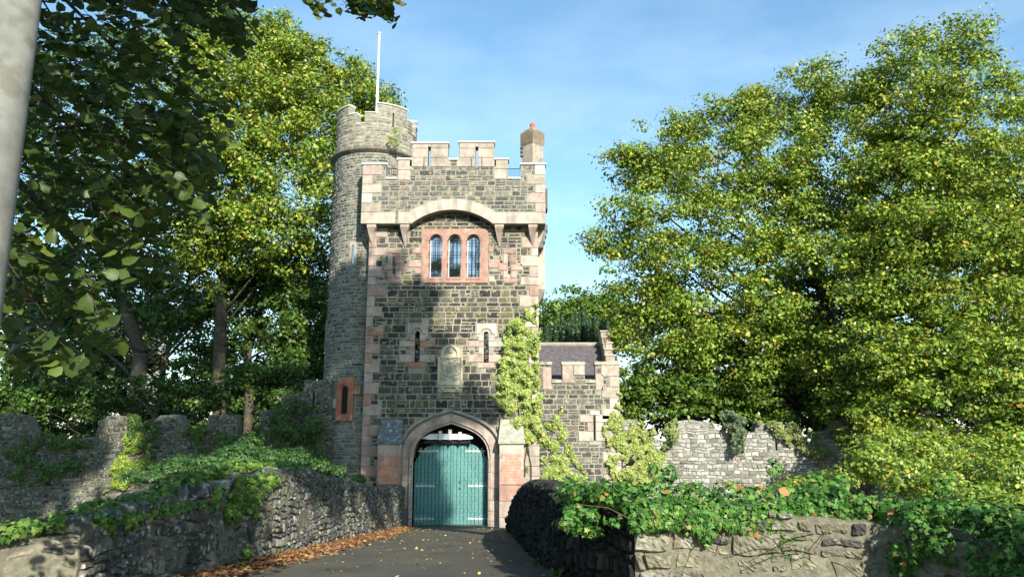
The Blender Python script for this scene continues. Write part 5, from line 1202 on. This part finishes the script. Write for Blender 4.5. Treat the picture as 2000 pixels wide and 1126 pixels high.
rb_ = [(-7, -47, 20, 3), (-9.5, -46, 17, 3), (-4.5, -48, 16, 2.6), (-7, -46, 13, 3), (-11, -46, 12, 3), (-6, -45, 9, 2.6), (-3, -47, 11, 2.4)]
tree('beech_tree', 'beech tree behind the viewpoint, mirrored in the tower windows', (-7, -47, 1.5), rb_, 16, .34, G_MID, .4, 131, cl_r=.7, per=18)
rb_ = [(-19, -30, 17, 3.6), (-17, -26, 14, 3.4), (-22, -28, 12, 3.6), (-17, -31, 10, 3.4), (-16, -25, 8, 3), (-20, -33, 14, 3.2)]  # crown out of view, added to cut skylight on the left walls
tree('beech_tree', 'unseen beech tree added beyond the left edge to darken the left walls', (-19, -29, 0), rb_, 14, .34, G_MID, .45, 132, cl_r=.7, per=18)
# ------------------------------------------------------------------ ivy
def ivy_flat(name, label, Y, poly, n, size, pal, seed, bulge=.2, tmpl=IVYT, thr=-.25, nsc=1.6, stems=(), mat=None, cat='ivy', up=.35):
    rng = np.random.default_rng(seed); rd = random.Random(seed)
    us = [p[0] for p in poly]; vs = [p[1] for p in poly]; pos = []
    c = P(sum(us) / len(us), sum(vs) / len(vs), Y)
    root = empty(name, (c.x, Y, Zv(max(vs), Y)), label, cat)
    while len(pos) < n:
        u, v = rd.uniform(min(us), max(us)), rd.uniform(min(vs), max(vs)); f = noise.noise((u / 40 * nsc, v / 40 * nsc, seed)) + .5 * noise.noise((u / 12, v / 12, seed))
        if not inpoly(u + 10 * noise.noise((u / 14, v / 14, seed + 2)), v + 10 * noise.noise((u / 14, v / 14, seed + 7)), poly) or f < thr: continue
        p = P(u, v, Y); pos.append((p.x, Y - .05 - bulge * max(.02, (f - thr)) * rd.random(), p.z))
    pos = np.array(pos); nr = rng.normal(size=(n, 3)) * .45 + np.array((.1, -1, up))
    leaf_mesh('leaves', mat or M_LEAF, pos, nr, size * rng.uniform(.6, 1.25, n), palette(*pal, n, rng), tmpl, root, rng=rng)
    if stems:
        m = MB()
        for (u0, v0, u1, v1) in stems:
            pts = []
            for k in range(9): t = k / 8; p = P(u0 + (u1 - u0) * t + rd.uniform(-4, 4) * (0 < t < 1), v0 + (v1 - v0) * t, Y); pts.append((p.x, Y - .06, p.z))
            m.tube(pts, [.03 * (1 - .7 * k / 8) for k in range(9)], 5)
        m.build('stems', M_BARK, root)
    return root
LITE = ([(.30, .37, .08), (.40, .45, .13), (.22, .30, .06), (.14, .22, .04), (.30, .22, .10)], [4, 3, 3, 2, .5])
ivy_flat('climbing_ivy', 'bright yellow-green ivy climbing the right half of the gate tower', -.02,
         [(1036, 592), (1048, 600), (1052, 700), (1058, 780), (1066, 850), (1040, 865), (1010, 850), (990, 835), (985, 800), (957, 765), (955, 740), (975, 745), (982, 700), (985, 650), (1005, 622), (1020, 630)], 8200, .105, LITE, 301, .6, thr=-.27,
         stems=((1035, 1000, 1030, 640), (1015, 900, 1010, 700), (1000, 880, 1000, 780), (1025, 930, 1045, 700)))
ivy_flat('trailing_ivy', 'loose yellow-green ivy trails on the lodge wall beside the tower foot', AY - .02, [(1056, 800), (1072, 830), (1085, 820), (1100, 790), (1108, 850), (1118, 880), (1150, 930), (1140, 945), (1060, 940), (1054, 870)], 2600, .10, LITE, 302, .25, thr=-.12, nsc=2.2)
ivy_flat('trailing_ivy', 'yellow-green ivy spreading over the right corner of the lodge onto the ruined wall', AY - .06, [(1178, 832), (1205, 800), (1212, 745), (1214, 825), (1240, 820), (1258, 850), (1300, 900), (1290, 940), (1200, 950), (1190, 900)], 3400, .10, ([(.36, .42, .10), (.28, .34, .08), (.22, .28, .06), (.32, .28, .10)], [4, 3, 2, 1]), 303, .3, thr=-.12, nsc=1.8)
OLV = ([(.24, .28, .08), (.17, .22, .06), (.30, .30, .10), (.12, .17, .05)], [4, 4, 2, 2])
ivy_flat('wall_shrub', 'olive scrub spilling over the low broken left end of the ruined wall', 1.75, [(1235, 815), (1262, 840), (1320, 820), (1330, 850), (1300, 880), (1280, 900), (1250, 900), (1240, 860)], 2200, .12, OLV, 304, .6, thr=-.2, tmpl=QUAD, cat='shrub')
ivy_flat('wall_shrub', 'dark grey-green bush growing in the gap between two ruined battlements', 1.7, [(1400, 812), (1425, 800), (1452, 815), (1458, 845), (1448, 880), (1428, 882), (1424, 845)], 1500, .11, ([(.10, .15, .07), (.14, .19, .09), (.08, .12, .05)], [3, 2, 2]), 305, .7, thr=-.5, tmpl=QUAD, cat='shrub')
ivy_flat('wall_shrub', 'ivy sprays dropping over the ruined wall right of its slit', 1.75, [(1478, 822), (1530, 822), (1560, 830), (1600, 850), (1620, 880), (1590, 900), (1560, 880), (1530, 860), (1500, 838)], 1900, .11, OLV, 306, .4, thr=-.15, tmpl=QUAD, cat='shrub')
ivy_flat('wall_shrub', 'dry grassy scrub topping the far right of the ruined wall', 1.7, [(1600, 812), (1640, 815), (1700, 820), (1720, 880), (1690, 940), (1660, 880), (1630, 860)], 2300, .12, OLV, 307, .5, thr=-.2, tmpl=QUAD, cat='shrub')
ivy_flat('wall_moss_ivy', 'sunlit yellow-green ivy strip hanging on the battlement wall', .62, [(238, 840), (262, 835), (285, 845), (300, 870), (285, 920), (230, 960), (205, 960), (225, 900), (245, 880)], 2600, .10, G_YEL, 308, .3, thr=-.2)
ivy_flat('wall_ivy', 'dark ivy patch low on the far left of the battlement wall', .62, [(20, 850), (110, 840), (180, 865), (150, 930), (60, 950), (0, 930)], 2600, .10, G_SHD, 321, .4, thr=-.05)
ivy_flat('wall_ivy', 'dark leafy growth over the gap between the middle merlons of the battlement wall', .60, [(252, 800), (310, 830), (318, 860), (290, 880), (262, 860)], 1200, .10, G_SHD, 322, .5, thr=-.3)
ivy_flat('wall_ivy', 'dark leafy sprays over the battlement wall below its second arrow slit', .60, [(352, 830), (400, 838), (470, 850), (512, 830), (515, 880), (450, 895), (380, 880)], 2000, .10, G_SHD, 323, .5, thr=-.12)
ivy_flat('bank_shrub', 'green creeper heaped against the stepped wall beside the round turret', .35, [(545, 790), (580, 770), (625, 800), (640, 850), (645, 905), (600, 920), (540, 900), (520, 840)], 3200, .11, G_DRK, 309, 1.0, thr=-.35, cat='shrub')
ivy_flat('turret_weed', 'small tuft of weed growing from the ledge of the round turret', TY - TR - .12, [(762, 252), (778, 248), (785, 262), (780, 285), (766, 288), (758, 276)], 260, .09, OLV, 310, .15, thr=-.6, tmpl=QUAD, cat='plant')
def mound(name, label, pts, n, size, pal, seed, tmpl=IVYT, cat='ivy', mat=None, twigs=0):
    """heaps of leaves round 3-D centres (x,y,z,rx,ry,rz)"""
    rng = np.random.default_rng(seed); rd = random.Random(seed); a = np.array(pts); w_ = (a[:, 3] * a[:, 5]) + (a[:, 4] * a[:, 5]); w_ = w_ / w_.sum()
    root = empty(name, (a[:, 0].mean(), a[:, 1].mean(), a[:, 2].min() - .3), label, cat)
    i = rng.choice(len(a), size=n, p=w_); d = rng.normal(size=(n, 3)); d /= np.linalg.norm(d, axis=1, keepdims=True)
    lump = np.array([noise.noise((q[0] * 2.5 + k, q[1] * 2.5, q[2] * 2.5)) for q, k in zip(d, i)])
    pos = a[i, :3] + d * a[i, 3:6] * (rng.uniform(.35, 1, (n, 1)) ** .4) * (1 + .5 * lump[:, None]); nr = d + rng.normal(size=(n, 3)) * .4 + np.array((0, -.3, .5))
    leaf_mesh('leaves', mat or M_IVY, pos, nr, size * rng.uniform(.5, 1.3, n), palette(*pal, n, rng), tmpl, root, rng=rng)
    m = MB()
    for k in range(max(twigs, 6)):
        c = Vector(pts[rd.randrange(len(pts))][:3]); e = c + Vector((rd.gauss(0, .3), rd.gauss(-.2, .2), rd.gauss(0, .15))); m.tube([c, c.lerp(e, .5) + Vector((0, 0, .06)), e], [.008, .006, .003], 4)
    m.build('stems', M_BARK, root); return root
IVG = ([(.055, .15, .025), (.08, .20, .03), (.035, .10, .02), (.14, .26, .05), (.22, .26, .06), (.35, .16, .05)], [4, 4, 3, 2, .6, .12])
IVM = ([(.07, .15, .025), (.11, .20, .03), (.05, .11, .02), (.20, .27, .05)], [4, 4, 2, 2])
def along(path, step, f):
    out_ = []
    for (a, b) in zip(path, path[1:]):
        a_, b_ = Vector(a), Vector(b); n = max(1, int((b_ - a_).length / step))
        for k in range(n): out_ += f(a_.lerp(b_, (k + rnd.random() * .5) / n))
    return out_
# right wall mat: along the top, hanging over the front, heavier to the right
cr_ = [(.75, -20.6, 2.55), (1.25, -22.2, 2.6), (1.6, -22.35, 2.62), (2.4, -22.4, 2.64), (3.2, -22.5, 2.62), (4.0, -22.8, 2.56), (4.5, -24.0, 2.48), (4.9, -25.6, 2.38), (5.3, -27.2, 2.3)]
rw = along(cr_, .22, lambda p: [(p.x + rnd.uniform(-.05, .05), p.y + rnd.uniform(-.05, .2), p.z + rnd.uniform(.02, .14), .24, .30, rnd.uniform(.12, .22))])
hangs = []
for i in range(60):
    x = 1.35 + i * .055; y = -22.62 - .1 * max(0, x - 2.8); L_ = .10 + .16 * (noise.noise((x * 2.1, 5, 0)) + .3) + max(0, x - 2.55) ** 1.2 * .95
    k = 0
    while k < L_: hangs.append((x + rnd.uniform(-.05, .05), y - .05, 2.58 - k, .12, .08, .12)); k += .12
for (x0, y0, x1, y1) in ((4.0, -23.1, 4.45, -24.4), (4.4, -24.4, 4.8, -26.5), (4.75, -26.5, 5.3, -29)):
    for i in range(26):
        t = rnd.random(); hangs.append((x0 + (x1 - x0) * t - .06, y0 + (y1 - y0) * t, 2.55 - rnd.uniform(0, 1.5), .12, .2, .2))
rw += [(p_[0] + rnd.uniform(-.1, .1), p_[1] + rnd.uniform(0, .25), p_[2] + rnd.uniform(.15, .3), .10, .10, .12) for p_ in rw if rnd.random() < .45]
for i in range(26): rw.append((rnd.uniform(.62, 1.2), -22.2 + rnd.uniform(-.35, .9), 2.55 - abs(rnd.gauss(0, .12)), .14, .14, .06))
mound('ivy_mat', 'thick glossy green ivy draped over the boulder wall in the right foreground', rw + hangs, 46000, .066, IVG, 401, twigs=90)
# twigs poking towards the road
lw = along([(-6.6, -23.9, 2.2), (-5.6, -23.1, 2.3), (-4.95, -22.4, 2.45), (-4.95, -20.5, 2.6), (-4.95, -18.5, 2.75), (-4.9, -16.6, 2.85), (-4.85, -15, 2.8), (-4.8, -13.5, 2.75)], .22,
           lambda p: [(p.x + rnd.uniform(-.15, .05), p.y, p.z + rnd.uniform(-.04, .06), .18, .2, rnd.uniform(.06, .14))])
hl = []
for i in range(40): y = -17.8 + rnd.gauss(0, .75); hl.append((interp(LEFT, y) + .08, y, 2.68 - abs(rnd.gauss(0, .35)), .08, .15, .12))
for i in range(16): y = -22.2 + rnd.random() * 3.2; hl.append((interp(LEFT, y) + .04, y, 2.45 - rnd.random() * .12, .08, .15, .08))
mound('ivy_mat', 'green ivy along the top of the left parapet with a tuft hanging down its face', lw + hl, 9500, .08, IVM, 402, twigs=60)
bk = [(*P(u, v, Y), rx, .6, rz) for (u, v, Y, rx, rz) in ((330, 915, -7, .7, .25), (400, 905, -6, .8, .3), (460, 890, -5, .8, .4), (520, 895, -4, .8, .4), (570, 895, -3, .7, .4), (490, 872, -3, .5, .45), (280, 930, -9, .6, .2), (440, 912, -8, .7, .2), (620, 910, -2, .6, .3), (350, 900, -4, .4, .25), (660, 920, -1.2, .4, .25), (700, 935, -1, .3, .2))]
mound('bank_shrub', 'low shrubs and creeper behind the left parapet below the battlement wall', bk, 13000, .085, ([(.035, .085, .018), (.05, .115, .025), (.08, .16, .03)], [4, 4, 1]), 403, cat='shrub', mat=M_LEAF)
bk = [(*P(u, v, Y), rx, .7, rz) for (u, v, Y, rx, rz) in ((1700, 900, -12, .6, .5), (1760, 930, -13, .6, .45), (1840, 960, -14, .6, .5), (1920, 990, -16, .6, .5), (1990, 1010, -17, .6, .5), (1640, 935, -10, .6, .3), (1560, 945, -8, .7, .25), (1740, 870, -8, .9, .6), (1900, 920, -11, .9, .6), (1820, 890, -9, .9, .6), (1980, 930, -12, .8, .7))]
mound('bank_shrub', 'shrubs filling the hollow behind the ivied boulder wall', bk, 15000, .11, G_YEL, 404, cat='shrub', mat=M_LEAF, tmpl=QUAD)

# ------------------------------------------------------------------ fallen leaves
rng = np.random.default_rng(501); n = 9000
d = 8 + 22.5 * rng.uniform(0, 1, n) ** .8; y = CAM.y + d; xl = np.array([interp(LEFT, q) for q in y]); wd = .85 - .3 * (d - 10) / 20 + .2 * np.array([noise.noise((q * .9, 0, 0)) for q in y])
a = np.abs(rng.normal(size=n)) * .45; x = xl + .06 + a * wd
hp = .07 * np.exp(-(a / .6) ** 2) * rng.uniform(0, 1, n)
def rzx(xx, yy_):
    l_, r_2 = interp(LEFT, yy_) - .3, interp(RIGHT, yy_) + .3; t = (xx - l_) / (r_2 - l_); return road_z(yy_) + .05 * (1 - (2 * t - 1) ** 2) - .02
z = np.array([rzx(p, q) for p, q in zip(x, y)]) + .015 + hp
OR = ([(.24, .11, .045), (.30, .16, .06), (.17, .07, .03), (.40, .26, .09), (.10, .05, .03)], [4, 3, 3, 1.5, 1.5])
o = leaf_mesh('leaf_litter', M_DRY, np.stack([x, y, z], 1), rng.normal(size=(n, 3)) * .4 + np.array((0, 0, 1)), .085 * rng.uniform(.6, 1.3, n), palette(*OR, n, rng), LIME, rng=rng); tag(o, 'drift of orange fallen leaves along the left kerb', 'leaves', kind='stuff')
n = 420; y = CAM.y + 9 + 21 * rng.uniform(0, 1, n) ** .8; x = np.array([rng.uniform(interp(LEFT, q) + .6, interp(RIGHT, q) - .1) for q in y]); z = np.array([rzx(p, q) for p, q in zip(x, y)]) + .02
o = leaf_mesh('fallen_leaves', M_DRY, np.stack([x, y, z], 1), rng.normal(size=(n, 3)) * .3 + np.array((0, 0, 1)), .055 * rng.uniform(.25, 1.5, n), palette([(.42, .36, .12), (.36, .24, .09), (.25, .15, .07)], [3, 2, 1], n, rng), LIME, rng=rng); tag(o, 'scattered yellow leaves on the asphalt', 'leaves', kind='stuff')
n = 30; A = np.array([q_ for q_ in rw if q_[1] < -22.25 and q_[3] > .2]); A = A[rng.integers(0, len(A), n)]
o = leaf_mesh('dead_leaves', M_DRY, A[:, :3] + np.stack([rng.normal(size=n) * .12, -.15 + rng.normal(size=n) * .16, A[:, 5] * rng.uniform(.2, .9, n)], 1), rng.normal(size=(n, 3)) * .4 + np.array((0, -.3, 1)), .12 * rng.uniform(.5, 1.2, n), palette([(.36, .15, .05), (.40, .21, .08)], [3, 2], n, rng), LIME, rng=rng); tag(o, 'orange dead leaves caught in the ivy on the right wall', 'leaves', kind='stuff')
# weeds at the foot of the right parapet
def tuft(x, y, n, h, label, col):
    z0 = rzx(x, y); r_ = empty('weed', (x, y, z0), label, 'plant'); m = MB()
    for i in range(n):
        a_ = rnd.random() * 6.28; l_ = h * rnd.uniform(.5, 1); m.add([(x + .02 * math.cos(a_), y + .02 * math.sin(a_), z0), (x + .035 * math.cos(a_ + .6), y + .035 * math.sin(a_ + .6), z0), (x + l_ * .35 * math.cos(a_), y + l_ * .35 * math.sin(a_), z0 + l_ * .7), (x + l_ * .7 * math.cos(a_), y + l_ * .7 * math.sin(a_), z0 + l_ * .8)], [(0, 1, 2), (1, 3, 2)], 0, col)
    m.build('blades', M_LEAF, r_)
tuft(.62, -20.0, 22, .2, 'small green weed at the foot of the right parapet, nearest the bottom edge', (.12, .22, .04)); tuft(.40, -17.5, 16, .16, 'tiny green weed at the foot of the right parapet, farther along', (.12, .22, .04))
gp = rng.uniform(0, 1, 500); o = leaf_mesh('moss_patch', M_LEAF, np.stack([-3.6 + .55 * gp + 0 * gp, -5.2 + .35 * rng.normal(size=500) * .4, .38 + 0 * gp], 1) * 1.0, rng.normal(size=(500, 3)) * .5 + np.array((0, 0, 1)), .035 * np.ones(500), palette(*G_MID, 500, rng), QUAD, rng=rng); tag(o, 'small patch of green leaves on the road before the gate', 'leaves', kind='stuff')
# ------------------------------------------------------------------ pole at the left edge
pd = 3.2; px_ = -2.27; pl = empty('pole', (px_, CAM.y + pd, road_z(CAM.y + pd) - .1), 'pale weathered round pole close by at the left edge, in front of the leaves', 'pole')
m = MB(); m.tube([(px_, CAM.y + pd, 1.5), (px_, CAM.y + pd, 5), (px_, CAM.y + pd, 9.5)], [.105, .097, .085], 32); m.build('shaft', M_POLE, pl, smooth=True)
m = MB(); m.tube([(px_, CAM.y + pd, 9.5), (px_, CAM.y + pd, 9.56), (px_, CAM.y + pd, 9.62)], [.1, .1, .03], 20); m.build('cap', M_IRON, pl)
